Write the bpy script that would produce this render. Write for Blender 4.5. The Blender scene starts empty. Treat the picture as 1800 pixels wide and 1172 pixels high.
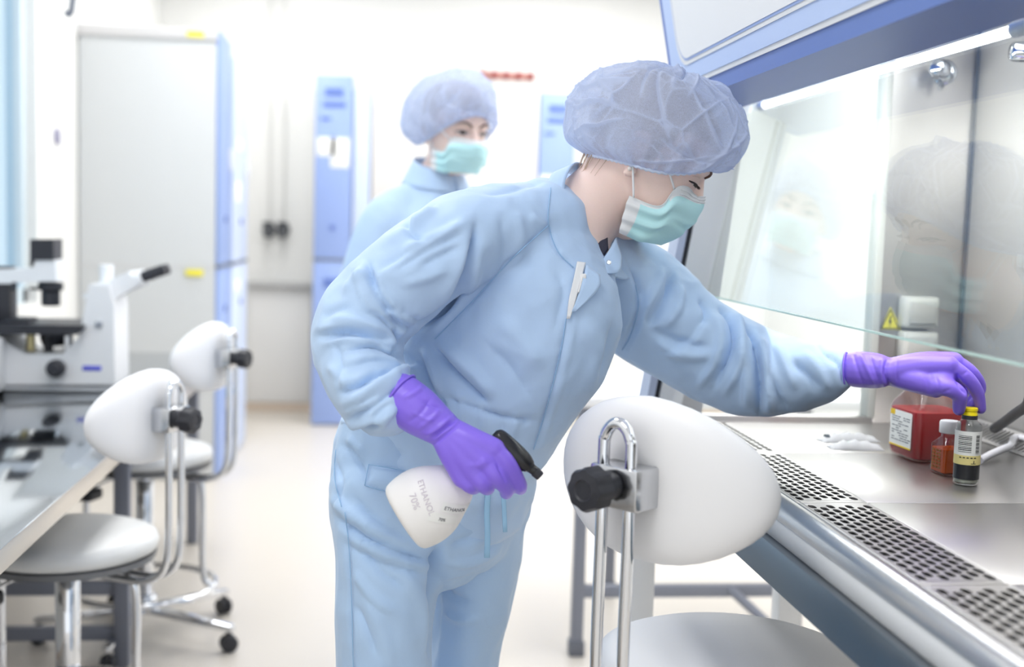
import bpy, bmesh, math, random
import numpy as np
from mathutils import Vector, Matrix, Quaternion, noise

random.seed(7)
SC = bpy.context.scene
COL = SC.collection
PI = math.pi

# ---------------------------------------------------------------- camera
FPX, CX, CY, CAMH = 2100.0, 900.0, 586.0, 1.22
def _cam_rot(vp=(660.0, 390.0), roll=1.7):
    d = Vector(((vp[0]-CX)/FPX, (CY-vp[1])/FPX, -1.0)).normalized()
    s, c = math.sin(math.radians(roll)), math.cos(math.radians(roll))
    z = Vector((s, c, 0.0)); z.z = -(z.dot(d))/d.z; z.normalize()
    x = d.cross(z)
    return Matrix((x, d, z))            # rows = world axes seen from the camera: cam -> world
RC = _cam_rot()
CAMPOS = Vector((0, 0, CAMH))
cam_data = bpy.data.cameras.new('camera')
cam = bpy.data.objects.new('camera', cam_data); COL.objects.link(cam)
m4 = RC.to_4x4(); m4.translation = CAMPOS
cam.matrix_world = m4
cam_data.sensor_width = 36.0
cam_data.lens = FPX/1800.0*36.0
cam_data.clip_start = 0.05
cam_data.dof.use_dof = True
cam_data.dof.focus_distance = 1.66
cam_data.dof.aperture_fstop = 2.6
SC.camera = cam

def ray(px, py):
    return RC @ Vector(((px-CX)/FPX, (CY-py)/FPX, -1.0))
def W(px, py, Y):
    r = ray(px, py); return CAMPOS + r*(Y/r.y)
def Wz(px, py, z):
    r = ray(px, py); return CAMPOS + r*((z-CAMH)/r.z)
def Wx(px, py, x):
    r = ray(px, py); return CAMPOS + r*(x/r.x)
RCT = np.array(RC.transposed())
def proj(co):                            # (n,3) world -> (n,2) pixels
    v = (np.asarray(co)-np.array(CAMPOS)) @ RCT.T
    return np.stack([CX+FPX*v[:,0]/-v[:,2], CY-FPX*v[:,1]/-v[:,2]], 1)

# ---------------------------------------------------------------- world and exposure
SC.view_settings.view_transform = 'Standard'
SC.view_settings.look = 'None'
SC.view_settings.gamma = 1.0
SC.view_settings.use_curve_mapping = False
SC.view_settings.exposure = 0.10
SC.cycles.use_denoising = True
SC.cycles.max_bounces = 10
SC.cycles.transparent_max_bounces = 16
SC.cycles.caustics_reflective = False
SC.cycles.caustics_refractive = False
SC.cycles.sample_clamp_indirect = 6.0
world = bpy.data.worlds.new('soft_fill'); SC.world = world  # even fill light, let in where the room is left open behind the camera
world.use_nodes = True
bg = world.node_tree.nodes['Background']
bg.inputs[0].default_value = (0.93, 0.965, 1.0, 1); bg.inputs[1].default_value = 1.25

def area(name, loc, rot, sx, sy, power, col=(1, 1, 1)):
    l = bpy.data.lights.new(name, 'AREA'); l.shape = 'RECTANGLE'; l.size = sx; l.size_y = sy
    l.energy = power; l.color = col
    o = bpy.data.objects.new(name, l); COL.objects.link(o); o.location = loc; o.rotation_euler = rot
    return o
CEIL = 2.75
LAMPS = [(lx, ly) for lx in (-0.55, 1.05) for ly in (0.4, 2.6, 4.8, 6.6)]+[(2.0, 3.6), (2.0, 5.8)]  # last two added to brighten the wall seen through the hood glass
for lx, ly in LAMPS:
    area('ceiling_light', (lx, ly, CEIL-0.035), (0, 0, 0), 0.55, 1.15, 17 if lx > 1.5 else 11, (0.985, 0.992, 1.0))

# ---------------------------------------------------------------- materials
def lin(c):
    return tuple(((v/255)/12.92 if v/255 <= 0.04045 else ((v/255+0.055)/1.055)**2.4) for v in c)
MATS = {}
def mat(name, rgb, rough=0.5, metal=0.0, bump=0.0, scale=60.0, emit=0.0, trans=0.0, ior=1.45, sub=0.0, var=0.0, stretch=None, coat=0.0, spec=0.5, alpha=1.0, bdist=0.001, sheen=0.0):
    if name in MATS: return MATS[name]
    m = bpy.data.materials.new(name); m.use_nodes = True
    nt = m.node_tree; b = nt.nodes['Principled BSDF']
    c = lin(rgb)+(1.0,)
    b.inputs['Base Color'].default_value = c
    b.inputs['Roughness'].default_value = rough
    b.inputs['Metallic'].default_value = metal
    b.inputs['Transmission Weight'].default_value = trans
    b.inputs['IOR'].default_value = ior
    b.inputs['Specular IOR Level'].default_value = spec
    b.inputs['Coat Weight'].default_value = coat
    b.inputs['Alpha'].default_value = alpha
    b.inputs['Sheen Weight'].default_value = sheen
    if sub:
        b.inputs['Subsurface Weight'].default_value = sub
        b.inputs['Subsurface Radius'].default_value = (1.0, 0.4, 0.25)
        b.inputs['Subsurface Scale'].default_value = 0.006
    if emit:
        b.inputs['Emission Color'].default_value = c; b.inputs['Emission Strength'].default_value = emit
    if bump or var:
        tc = nt.nodes.new('ShaderNodeTexCoord'); mp = nt.nodes.new('ShaderNodeMapping')
        nt.links.new(tc.outputs['Object'], mp.inputs[0])
        if stretch: mp.inputs['Scale'].default_value = stretch
        nz = nt.nodes.new('ShaderNodeTexNoise'); nz.inputs['Scale'].default_value = scale
        nz.inputs['Detail'].default_value = 5
        nt.links.new(mp.outputs[0], nz.inputs['Vector'])
        if bump:
            bp = nt.nodes.new('ShaderNodeBump'); bp.inputs['Strength'].default_value = bump
            bp.inputs['Distance'].default_value = bdist
            nt.links.new(nz.outputs['Fac'], bp.inputs['Height']); nt.links.new(bp.outputs[0], b.inputs['Normal'])
        if var:
            mx = nt.nodes.new('ShaderNodeMix'); mx.data_type = 'RGBA'
            mx.inputs[6].default_value = tuple(v*(1-var) for v in c[:3])+(1,)
            mx.inputs[7].default_value = tuple(min(1, v*(1+var)) for v in c[:3])+(1,)
            nt.links.new(nz.outputs['Fac'], mx.inputs[0]); nt.links.new(mx.outputs[2], b.inputs['Base Color'])
    MATS[name] = m
    return m

M_white = mat('white_paint', (243, 243, 243), 0.5)
M_wall = mat('white_wall', (240, 240, 238), 0.75, bump=0.05, scale=200)
M_ceil = mat('ceiling_white', (245, 245, 245), 0.8)
M_floor = mat('vinyl_floor', (221, 214, 205), 0.32, var=0.02, scale=90)
M_steel = mat('brushed_steel', (200, 200, 200), 0.28, 1.0, bump=0.10, scale=40, stretch=(1, 40, 1), bdist=0.0006)
M_steelx = mat('brushed_steel_cross', (199, 197, 195), 0.33, 1.0, bump=0.10, scale=30, stretch=(30, 1, 1), bdist=0.0006)
M_steeltop = mat('steel_benchtop', (178, 186, 194), 0.07, 1.0, bump=0.015, scale=50, stretch=(1, 30, 1), bdist=0.0004)
M_steelwall = mat('satin_steel', (200, 197, 194), 0.34, 1.0, bump=0.06, scale=30, stretch=(30, 30, 1), bdist=0.0005)
M_chrome = mat('chrome', (226, 228, 232), 0.06, 1.0)
M_black = mat('black_plastic', (44, 45, 52), 0.42)
M_blackgloss = mat('black_gloss_plastic', (33, 34, 38), 0.22)
M_leather = mat('white_vinyl', (247, 247, 249), 0.42, bump=0.04, scale=260)
M_seat = mat('seat_vinyl', (226, 227, 227), 0.36, bump=0.04, scale=260)
M_greymetal = mat('grey_paint_metal', (126, 130, 142), 0.4)
M_blue = mat('blue_paint', (150, 172, 222), 0.45)
M_hoodblue = mat('hood_blue_paint', (98, 126, 196), 0.4)
M_palehood = mat('pale_blue_paint', (186, 206, 246), 0.42)
M_paleblue = mat('pale_blue_locker', (206, 219, 246), 0.5)
M_locker = mat('locker_grey', (206, 209, 211), 0.5)
M_offwhite = mat('off_white_panel', (222, 219, 215), 0.5)
M_silver = mat('silver_strip', (226, 228, 232), 0.4, 0.0)
M_panel = mat('hood_panel_white', (232, 234, 238), 0.35)
M_yellow = mat('yellow_label', (244, 232, 60), 0.5)
M_red = mat('red_plastic', (190, 72, 60), 0.5)
M_darkred = mat('dark_red_plastic', (150, 45, 40), 0.5)
M_paper = mat('white_paper', (244, 244, 240), 0.7)
M_ink = mat('grey_ink', (96, 96, 104), 0.7)
M_blackink = mat('black_ink', (24, 24, 26), 0.6)
M_lamp = mat('lamp_white', (255, 255, 255), 0.5, emit=9.0)
M_panelight = mat('ceiling_diffuser', (255, 253, 248), 0.5, emit=2.2)

M_backwall = mat('lamplit_steel', (216, 213, 209), 0.42, 0.55, bump=0.05, scale=30, stretch=(30, 30, 1), bdist=0.0005)  # satin steel made paler and less metallic, standing in for the hood lamp's light
def glassy(name, tint, rough=0.0, ior=1.5, clear=0.0):
    """thin clear sheet: fresnel mix of transparency and mirror"""
    m = bpy.data.materials.new(name); m.use_nodes = True
    nt = m.node_tree; nt.nodes.clear()
    out = nt.nodes.new('ShaderNodeOutputMaterial')
    tr = nt.nodes.new('ShaderNodeBsdfTransparent'); tr.inputs[0].default_value = lin(tint)+(1,)
    gl = nt.nodes.new('ShaderNodeBsdfGlossy'); gl.inputs['Roughness'].default_value = rough
    gl.inputs[0].default_value = (1, 1, 1, 1)
    fr = nt.nodes.new('ShaderNodeFresnel'); fr.inputs['IOR'].default_value = ior
    mx = nt.nodes.new('ShaderNodeMixShader')
    ge = nt.nodes.new('ShaderNodeNewGeometry'); io = nt.nodes.new('ShaderNodeMapRange')   # same reflectance on both faces of the sheet
    io.inputs[3].default_value = ior; io.inputs[4].default_value = 1/ior
    nt.links.new(ge.outputs['Backfacing'], io.inputs[0]); nt.links.new(io.outputs[0], fr.inputs['IOR'])
    nt.links.new(fr.outputs[0], mx.inputs[0]); nt.links.new(tr.outputs[0], mx.inputs[1]); nt.links.new(gl.outputs[0], mx.inputs[2])
    nt.links.new(mx.outputs[0], out.inputs[0])
    return m
M_sash = glassy('sash_glass', (251, 254, 253), 0.0, 1.45)
M_sideglass = glassy('side_glass', (252, 254, 254), 0.0, 1.15)
M_winglass = glassy('window_glass', (226, 239, 247), 0.0, 1.45)
M_glassedge = mat('glass_edge', (188, 216, 208), 0.2)

# ---------------------------------------------------------------- mesh helpers
def tag(o, label=None, cat=None, group=None, kind=None):
    if label: o['label'] = label
    if cat: o['category'] = cat
    if group: o['group'] = group
    if kind: o['kind'] = kind
    return o
def thing(name, loc, label, cat, group=None, rotz=0.0):
    o = bpy.data.objects.new(name, None); COL.objects.link(o)
    o.empty_display_size = 0.05
    o.location = loc; o.rotation_euler = (0, 0, rotz)
    return tag(o, label, cat, group)
def _finish(me, smooth):
    if smooth:
        me.polygons.foreach_set('use_smooth', [True]*len(me.polygons))
        if smooth < 180: me.set_sharp_from_angle(angle=math.radians(smooth))
    me.update()
def obj(name, bm, m, parent=None, smooth=35, recalc=True, local=False, label=None):
    """mesh object; geometry is in world space unless local, and is moved into the parent's frame"""
    if recalc: bmesh.ops.recalc_face_normals(bm, faces=bm.faces[:])
    me = bpy.data.meshes.new(name)
    bm.to_mesh(me); bm.free()
    return obj_me(name, me, m, parent, smooth, local, label)
def world_loc(o):
    v = Vector((0, 0, 0))
    while o is not None:
        v = v+o.location; o = o.parent
    return v
def obj_me(name, me, m, parent=None, smooth=35, local=False, label=None):
    if len(me.materials): me.materials.clear()
    for mm in (m if isinstance(m, (list, tuple)) else [m]): me.materials.append(mm)
    o = bpy.data.objects.new(name, me); COL.objects.link(o)
    if parent is not None:
        o.parent = parent
        if not local: me.transform(Matrix.Translation(-world_loc(parent)))
    _finish(me, smooth)
    if label: o['label'] = label
    return o
def free_obj(name, bm, m, base, smooth=35, recalc=True):
    """a top-level mesh whose origin sits at base"""
    if recalc: bmesh.ops.recalc_face_normals(bm, faces=bm.faces[:])
    me = bpy.data.meshes.new(name); bm.to_mesh(me); bm.free()
    me.transform(Matrix.Translation(-Vector(base)))
    o = obj_me(name, me, m, None, smooth); o.location = base
    return o
def B(): return bmesh.new()
def box(bm, lo, hi, bev=0.0, seg=2, rot=None, mi=0):
    lo, hi = Vector(lo), Vector(hi); c = (lo+hi)/2; s = hi-lo
    t = B()
    bmesh.ops.create_cube(t, size=1.0, matrix=Matrix.Diagonal((abs(s.x), abs(s.y), abs(s.z), 1)))
    if bev: bmesh.ops.bevel(t, geom=t.edges[:], offset=bev, segments=seg, affect='EDGES', profile=0.5, clamp_overlap=True)
    M = Matrix.Translation(c)
    if rot is not None: M = M @ rot.to_4x4()
    bmesh.ops.transform(t, matrix=M, verts=t.verts[:])
    merge(bm, t, mi); return bm
def merge(bm, t, mi=0):
    mp = {}
    for v in t.verts: mp[v] = bm.verts.new(v.co)
    for f in t.faces:
        try:
            nf = bm.faces.new([mp[v] for v in f.verts]); nf.material_index = mi or f.material_index
        except ValueError: pass
    t.free()
def frame_z(d):
    return d.to_track_quat('Z', 'Y').to_matrix()
def cyl(bm, p, q, r, r2=None, n=24, bev=0.0, mi=0):
    p, q = Vector(p), Vector(q); d = q-p; L = d.length
    r2 = r if r2 is None else r2
    t = B()
    prof = [(0, 0), (r-bev, 0), (r, bev), (r2, L-bev), (r2-bev, L), (0, L)] if bev else [(0, 0), (r, 0), (r2, L), (0, L)]
    lathe(t, prof, n)
    M = Matrix.Translation(p) @ frame_z(d).to_4x4()
    bmesh.ops.transform(t, matrix=M, verts=t.verts[:])
    merge(bm, t, mi); return bm
def lathe(bm, prof, n=32, M=None, a0=0.0, sx=1.0, sy=1.0):
    rings = []
    for r, z in prof:
        if r <= 1e-7: rings.append([bm.verts.new((0, 0, z))])
        else: rings.append([bm.verts.new((r*sx*math.cos(a0+2*PI*i/n), r*sy*math.sin(a0+2*PI*i/n), z)) for i in range(n)])
    for A, Bq in zip(rings, rings[1:]):
        for i in range(n):
            j = (i+1) % n
            if len(A) == 1 and len(Bq) == 1: break
            if len(A) == 1: bm.faces.new((A[0], Bq[j], Bq[i]))
            elif len(Bq) == 1: bm.faces.new((A[i], A[j], Bq[0]))
            else: bm.faces.new((A[i], A[j], Bq[j], Bq[i]))
    if M is not None: bmesh.ops.transform(bm, matrix=M, verts=[v for R in rings for v in R])
    return bm
def smooth_path(pts, k=6, closed=False):
    """Catmull-Rom through pts"""
    P = [Vector(p) for p in pts]; out = []
    n = len(P)
    rng = range(n) if closed else range(n-1)
    for i in rng:
        p1, p2 = P[i], P[(i+1) % n]
        p0 = P[i-1] if (i > 0 or closed) else p1*2-p2
        p3 = P[(i+2) % n] if (i+2 < n or closed) else p2*2-p1
        for j in range(k):
            t = j/k
            out.append(0.5*((2*p1)+(p2-p0)*t+(2*p0-5*p1+4*p2-p3)*t*t+(3*p1-p0-3*p2+p3)*t**3))
    if not closed: out.append(P[-1])
    return out
def tube(bm, pts, r, n=12, k=6, closed=False, caps=True, flat=None, mi=0):
    """swept tube; r number or list at control points; flat=(a,b) elliptical factors"""
    path = smooth_path(pts, k, closed) if k > 1 else [Vector(p) for p in pts]
    m = len(path)
    if isinstance(r, (list, tuple)):
        rr = []
        for i in range(m):
            t = i/(m-1)*(len(r)-1); a = min(int(t), len(r)-2); rr.append(r[a]+(r[a+1]-r[a])*(t-a))
    else: rr = [r]*m
    T = []
    for i in range(m):
        a = path[(i-1) % m] if (closed or i > 0) else path[i]
        b = path[(i+1) % m] if (closed or i < m-1) else path[i]
        T.append((b-a).normalized())
    up = Vector((0, 0, 1)) if abs(T[0].z) < 0.9 else Vector((1, 0, 0))
    N = (up-T[0]*up.dot(T[0])).normalized(); rings = []
    for i in range(m):
        if i: N = (N-T[i]*N.dot(T[i])).normalized()
        Bn = T[i].cross(N); fa, fb = flat or (1, 1)
        rings.append([bm.verts.new(path[i]+(N*math.cos(2*PI*j/n)*fa+Bn*math.sin(2*PI*j/n)*fb)*rr[i]) for j in range(n)])
    for i in range(m if closed else m-1):
        A, C = rings[i], rings[(i+1) % m]
        for j in range(n):
            f = bm.faces.new((A[j], A[(j+1) % n], C[(j+1) % n], C[j])); f.material_index = mi
    if caps and not closed:
        bm.faces.new(list(reversed(rings[0]))).material_index = mi; bm.faces.new(rings[-1]).material_index = mi
    return bm
def prism(bm, poly, axis, a, b, mi=0):
    """poly = 2D points, extruded along axis ('x','y','z') from a to b; for y the poly is (x,z), for x (y,z), for z (x,y)"""
    def mk(u, v, w):
        return {'y': (u, w, v), 'x': (w, u, v), 'z': (u, v, w)}[axis]
    A = [bm.verts.new(mk(u, v, a)) for u, v in poly]; C = [bm.verts.new(mk(u, v, b)) for u, v in poly]
    n = len(poly)
    fs = [bm.faces.new(A), bm.faces.new(list(reversed(C)))]
    for i in range(n):
        fs.append(bm.faces.new((A[i], C[i], C[(i+1) % n], A[(i+1) % n])))
    for f in fs: f.material_index = mi
    return bm
def bevel_all(bm, off, seg=2, ang=30):
    es = [e for e in bm.edges if len(e.link_faces) == 2 and e.calc_face_angle(0) > math.radians(ang)]
    bmesh.ops.bevel(bm, geom=es, offset=off, segments=seg, affect='EDGES', profile=0.5, clamp_overlap=True)
    return bm
def rrect(x0, y0, x1, y1, r, n=5):
    pts = []
    for cx, cy, a in ((x1-r, y0+r, -PI/2), (x1-r, y1-r, 0), (x0+r, y1-r, PI/2), (x0+r, y0+r, PI)):
        for i in range(n+1):
            t = a+PI/2*i/n; pts.append((cx+r*math.cos(t), cy+r*math.sin(t)))
    return pts
def text_bm(s, size, depth=0.0004, align='CENTER'):
    cu = bpy.data.curves.new('t', 'FONT'); cu.body = s; cu.size = size; cu.extrude = depth
    cu.align_x = align; cu.align_y = 'CENTER'; cu.resolution_u = 3
    o = bpy.data.objects.new('t', cu); COL.objects.link(o)
    dg = bpy.context.evaluated_depsgraph_get(); dg.update()
    me = bpy.data.meshes.new_from_object(o.evaluated_get(dg))
    bm = B(); bm.from_mesh(me)
    bpy.data.objects.remove(o); bpy.data.curves.remove(cu); bpy.data.meshes.remove(me)
    return bm
def basis(x, y, z, o):
    M = Matrix.Identity(4)
    for i, v in enumerate((x, y, z)):
        v = Vector(v)
        M[0][i], M[1][i], M[2][i] = v
    M.translation = Vector(o); return M
# ---------------------------------------------------------------- the room
WB, WL, WR = 7.68, -1.335, 2.6          # back wall y, left wall x, right wall x
Y0 = -2.2
o = obj('floor', box(B(), (WL-0.2, Y0, -0.05), (WR+0.1, WB+0.1, 0)), M_floor); o['kind'] = 'structure'
o = obj('ceiling', box(B(), (WL-0.2, Y0, CEIL), (WR+0.1, WB+0.1, CEIL+0.08)), M_ceil); o['kind'] = 'structure'
o = obj('wall_back', box(B(), (WL-0.2, WB, 0), (WR+0.1, WB+0.1, CEIL)), M_wall); o['kind'] = 'structure'
o = obj('wall_right', box(B(), (WR, Y0, 0), (WR+0.1, WB, CEIL)), M_wall); o['kind'] = 'structure'
bm = B()                               # left wall with a window opening
wy0, wy1, wz0, wz1 = 2.6, 4.95, 0.86, 2.45
box(bm, (WL-0.12, Y0, 0), (WL, WB, wz0)); box(bm, (WL-0.12, Y0, wz1), (WL, WB, CEIL))
box(bm, (WL-0.12, Y0, wz0), (WL, wy0, wz1)); box(bm, (WL-0.12, wy1, wz0), (WL, WB, wz1))
o = obj('wall_left', bm, M_wall); o['kind'] = 'structure'
win = obj('window_1', box(B(), (WL-0.075, wy0+0.05, wz0+0.05), (WL-0.069, wy1-0.05, wz1-0.05)), M_winglass); win['kind'] = 'structure'
bm = B()
for a, b in (((wy0, wz0), (wy0+0.06, wz1)), ((wy1-0.06, wz0), (wy1, wz1)), ((wy0, wz0), (wy1, wz0+0.06)), ((wy0, wz1-0.06), (wy1, wz1)), (((wy0+wy1)/2-0.03, wz0), ((wy0+wy1)/2+0.03, wz1))):
    box(bm, (WL-0.10, a[0], a[1]), (WL-0.04, b[0], b[1]), 0.004)
obj('window_frame', bm, mat('window_frame', (214, 228, 236), 0.4), win)
o = obj('baseboard_back', box(B(), (WL, WB-0.014, 0), (WR, WB, 0.055), 0.003), mat('tan_vinyl', (222, 206, 190), 0.5)); o['kind'] = 'structure'
o = obj('baseboard_left', box(B(), (WL, Y0, 0), (WL+0.014, WB, 0.055), 0.003), mat('tan_vinyl', (222, 206, 190), 0.5)); o['kind'] = 'structure'

# ceiling light panels, the two at the right added to brighten the wall (the area lights at the top of the script shine from them)
for lx, ly in LAMPS:
    if True:
        t = thing('ceiling_lamp', (lx, ly, CEIL), 'square white ceiling light panel in a white frame', 'ceiling light', 'ceiling light panels')
        bm = B()
        for a, b in (((-0.31, -0.61), (0.31, -0.58)), ((-0.31, 0.58), (0.31, 0.61)), ((-0.31, -0.58), (-0.28, 0.58)), ((0.28, -0.58), (0.31, 0.58))):
            box(bm, (lx+a[0], ly+a[1], CEIL-0.03), (lx+b[0], ly+b[1], CEIL), 0.003)
        obj('frame', bm, M_white, t)
        obj('diffuser', box(B(), (lx-0.28, ly-0.58, CEIL-0.02), (lx+0.28, ly+0.58, CEIL-0.012)), M_panelight, t)

# hanging bar, only its lower end shows at the top left of the photograph
bm = B(); a = W(113, 22, 4.6); b = W(129, -8, 4.6)
top = Vector((b.x+0.03, 4.6, CEIL))
tube(bm, [a, b, top], [0.009, 0.012, 0.012], 10, 4)
o = free_obj('hanging_bar', bm, M_greymetal, top); tag(o, 'thin grey bar hanging down from the ceiling beside the window', 'bar')

# ---------------------------------------------------------------- lockers
def slab_door(t, lo, hi, m, axis, handle=True, lock=True, notes=(), spots=()):
    """door slab in a carcass; axis = 'x' faces +x, 'y' faces -y.  notes: (u0,v0,u1,v1) paper sheets in 0..1 door coordinates"""
    d = obj('door', box(B(), lo, hi, 0.006), m, t)
    def at(u, v, off, th):
        if axis == 'y':
            x = lo[0]+(hi[0]-lo[0])*u; z = lo[2]+(hi[2]-lo[2])*v; return Vector((x, lo[1]-off-th, z))
        y = lo[1]+(hi[1]-lo[1])*u; z = lo[2]+(hi[2]-lo[2])*v; return Vector((hi[0]+off+th, y, z))
    def patch(name, u0, v0, u1, v1, th, mm):
        a, b = at(u0, v0, 0, 0), at(u1, v1, 0, th)
        l2 = [min(p, q) for p, q in zip(a, b)]; h2 = [max(p, q) for p, q in zip(a, b)]
        obj(name, box(B(), l2, h2, min(0.002, th*0.3)), mm, d)
    if handle: patch('handle', 0.80, 0.42, 0.88, 0.52, 0.018, M_silver)
    if lock:
        bm = B(); p = at(0.5, lock, 0, 0); q = at(0.5, lock, 0, 0.008); cyl(bm, p, q, 0.016, n=20); obj('lock', bm, mat('lock_blue', (92, 112, 180), 0.4), d)
    for (u0, v0, u1, v1) in notes: patch('paper_note', u0, v0, u1, v1, 0.0015, M_paper)
    for (u0, v0, u1, v1, mm) in spots: patch('door_plate', u0, v0, u1, v1, 0.004, mm)
    return d
M_plate = mat('dull_blue_plate', (100, 124, 190), 0.5)
# left bank: carcass ends face the camera, doors face the aisle
def left_locker(y0, y1, x1, top, carc, dm, label, grp, notes_u, notes_l, stickers=False):
    x0 = -1.33
    t = thing('storage_locker', ((x0+x1)/2, (y0+y1)/2, 0), label, 'locker', grp)
    bm = B(); box(bm, (x0, y0, 0.0), (x1-0.022, y1, top), 0.006)
    obj('carcass', bm, carc, t)
    if stickers: obj('top_trim', box(B(), (x0-0.004, y0-0.012, top-0.05), (x1-0.016, y0, top), 0.003), mat('locker_trim', (208, 207, 208), 0.5), t)
    split = 0.99
    slab_door(t, (x1-0.022, y0+0.004, split+0.012), (x1, y1-0.004, top-0.004), dm, 'x', True, 0.2, notes_u)
    slab_door(t, (x1-0.022, y0+0.004, 0.01), (x1, y1-0.004, split-0.004), dm, 'x', True, 0.8, notes_l)
    obj('divider_strip', box(B(), (x1-0.022, y0, split-0.004), (x1+0.004, y1, split+0.012), 0.002), mat('dark_gap', (120, 126, 140), 0.5), t)
    if stickers:
        for zz in (2.035, 0.965):
            obj('yellow_sticker', box(B(), (-0.856, y0-0.0145, zz-0.014), (-0.78, y0-0.0, zz+0.012), 0.001), M_yellow, t, label='small yellow sticker')
        obj('side_seam', box(B(), (x0+0.002, y0-0.0025, 0.985), (x1-0.03, y0+0.001, 0.992)), mat('locker_trim', (208, 207, 208), 0.5), t)
    return t
left_locker(5.60, 5.98, -0.705, 2.06, M_locker, M_blue, 'tall grey locker with blue doors and yellow stickers on its end panel', None, (), (), True)
left_locker(5.985, 6.62, -0.690, 2.00, M_locker, M_paleblue, 'tall grey locker with pale blue doors carrying white notes, behind the stickered one', None, ((0.1, 0.30, 0.5, 0.40), (0.2, 0.56, 0.6, 0.62)), ((0.1, 0.86, 0.5, 0.92),))
# back bank: doors face the camera
def back_locker(x0, x1, top, carc, dm, label, narrow, cat='locker', name='storage_locker'):
    yf = 7.13
    t = thing(name, ((x0+x1)/2, yf+0.26, 0), label, cat)
    obj('carcass', box(B(), (x0, yf+0.022, 0), (x1, WB-0.03, top), 0.005), carc, t)
    split = 0.985
    if narrow:
        pl = [(0.24, 0.885, 0.74, 0.93, M_plate), (0.2, 0.825, 0.8, 0.855, M_plate), (0.12, 0.755, 0.42, 0.772, M_plate)]
        slab_door(t, (x0+0.003, yf, split+0.012), (x1-0.003, yf+0.022, top-0.003), dm, 'y', False, 0.17, narrow, pl)
        slab_door(t, (x0+0.003, yf, 0.01), (x1-0.003, yf+0.022, split-0.004), dm, 'y', False, 0.27, (), [(0.28, 0.84, 0.72, 0.90, M_plate)])
        obj('divider_strip', box(B(), (x0, yf-0.003, split-0.004), (x1, yf+0.02, split+0.012), 0.002), mat('dark_gap', (120, 126, 140), 0.5), t)
    else:
        slab_door(t, (x0+0.003, yf, split+0.012), (x1-0.003, yf+0.022, top-0.003), dm, 'y', x1-x0 > 0.5, False)
        slab_door(t, (x0+0.003, yf, 0.01), (x1-0.003, yf+0.022, split-0.004), dm, 'y', x1-x0 > 0.5, False)
    return t
back_locker(-0.362, -0.140, 2.068, M_locker, M_blue, 'narrow blue locker with white papers, left of the pale blue one by the back wall', ((0.06, 0.56, 0.55, 0.66), (0.42, 0.50, 0.92, 0.66)))
back_locker(-0.137, -0.034, 2.00, M_paleblue, M_paleblue, 'very narrow pale blue locker between blue locker and off-white cabinet', False)
back_locker(-0.030, 0.955, 2.035, M_offwhite, M_offwhite, 'wide off-white tall cabinet behind the standing person', False, 'cabinet', 'tall_cabinet')
back_locker(0.958, 1.18, 2.02, M_locker, M_blue, 'narrow blue locker right of the off-white cabinet, beside the leaning head', ((0.06, 0.44, 0.6, 0.52),))

# red strip on the back wall
yr = WB-0.001
a, b = W(841, 131, yr), W(938, 137, yr)
t = thing('peg_rail', ((a.x+b.x)/2, yr, a.z), 'narrow red rail with darker red pegs high on the back wall', 'rail')
obj('rail', box(B(), (a.x, yr-0.012, a.z-0.020), (b.x, yr, a.z+0.018), 0.003), mat('pale_red', (214, 150, 138), 0.5), t)
for i in range(5):
    xx = a.x+(b.x-a.x)*(0.06+0.22*i)
    obj('peg', box(B(), (xx-0.022, yr-0.045, a.z-0.022), (xx+0.022, yr-0.011, a.z+0.020), 0.006), M_darkred, t)

# taps, pipes and service panel on the back wall
M_tapdark = mat('tap_grey', (96, 98, 102), 0.4, 0.3)
for i, px in enumerate((472, 497)):
    p = W(px, 404, WB-0.06)
    t = thing('gas_tap', (p.x, WB, p.z), ('grey wall tap with pipe, the one nearer the left lockers', 'grey wall tap with pipe, the one nearer the blue back locker')[i], 'tap', 'wall taps')
    bm = B(); cyl(bm, (p.x, WB, p.z), (p.x, WB-0.03, p.z), 0.042, n=24, bev=0.004); obj('flange', bm, M_tapdark, t)
    bm = B(); cyl(bm, (p.x, WB-0.03, p.z), (p.x, WB-0.085, p.z), 0.018, n=16); box(bm, (p.x-0.026, WB-0.105, p.z-0.05), (p.x+0.026, WB-0.075, p.z+0.045), 0.008); obj('valve', bm, M_tapdark, t)
    bm = B(); box(bm, (p.x-0.034, WB-0.118, p.z+0.03), (p.x+0.034, WB-0.105, p.z+0.05), 0.005); obj('lever', bm, M_black, t)
    bm = B(); tube(bm, [(p.x, WB-0.02, p.z+0.03), (p.x, WB-0.02, CEIL-0.001)], 0.011, 12, 1); obj('pipe', bm, mat('pipe_white', (228, 228, 226), 0.4), t)
p = W(497, 505, WB)
t = thing('service_panel', (p.x, WB, 0.45), 'white wall panel under a grey ledge below the taps', 'wall panel')
obj('panel', box(B(), (-0.78, WB-0.02, 0.06), (-0.40, WB, p.z), 0.003), M_white, t)
obj('ledge', box(B(), (-0.79, WB-0.06, p.z-0.004), (-0.39, WB, p.z+0.035), 0.004), mat('ledge_grey', (190, 190, 190), 0.4), t)
q = W(98, 240, 5.2)
bm = B(); Mq = Wx(98, 240, WL)
cyl(bm, (WL, Mq.y, Mq.z), (WL+0.012, Mq.y, Mq.z), 0.035, n=20, bev=0.003)
o = free_obj('wall_button', bm, mat('button_grey', (150, 148, 176), 0.5), (WL, Mq.y, Mq.z)); tag(o, 'small round grey button on the left wall next to the window', 'button')
# ---------------------------------------------------------------- biosafety cabinet
HZ = 0.86; HY0, HY1 = 0.35, 2.2
hood = thing('biosafety_cabinet', (0.85, 1.28, 0), 'large steel lab hood with blue and white header and glass front at right', 'lab hood')
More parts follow.
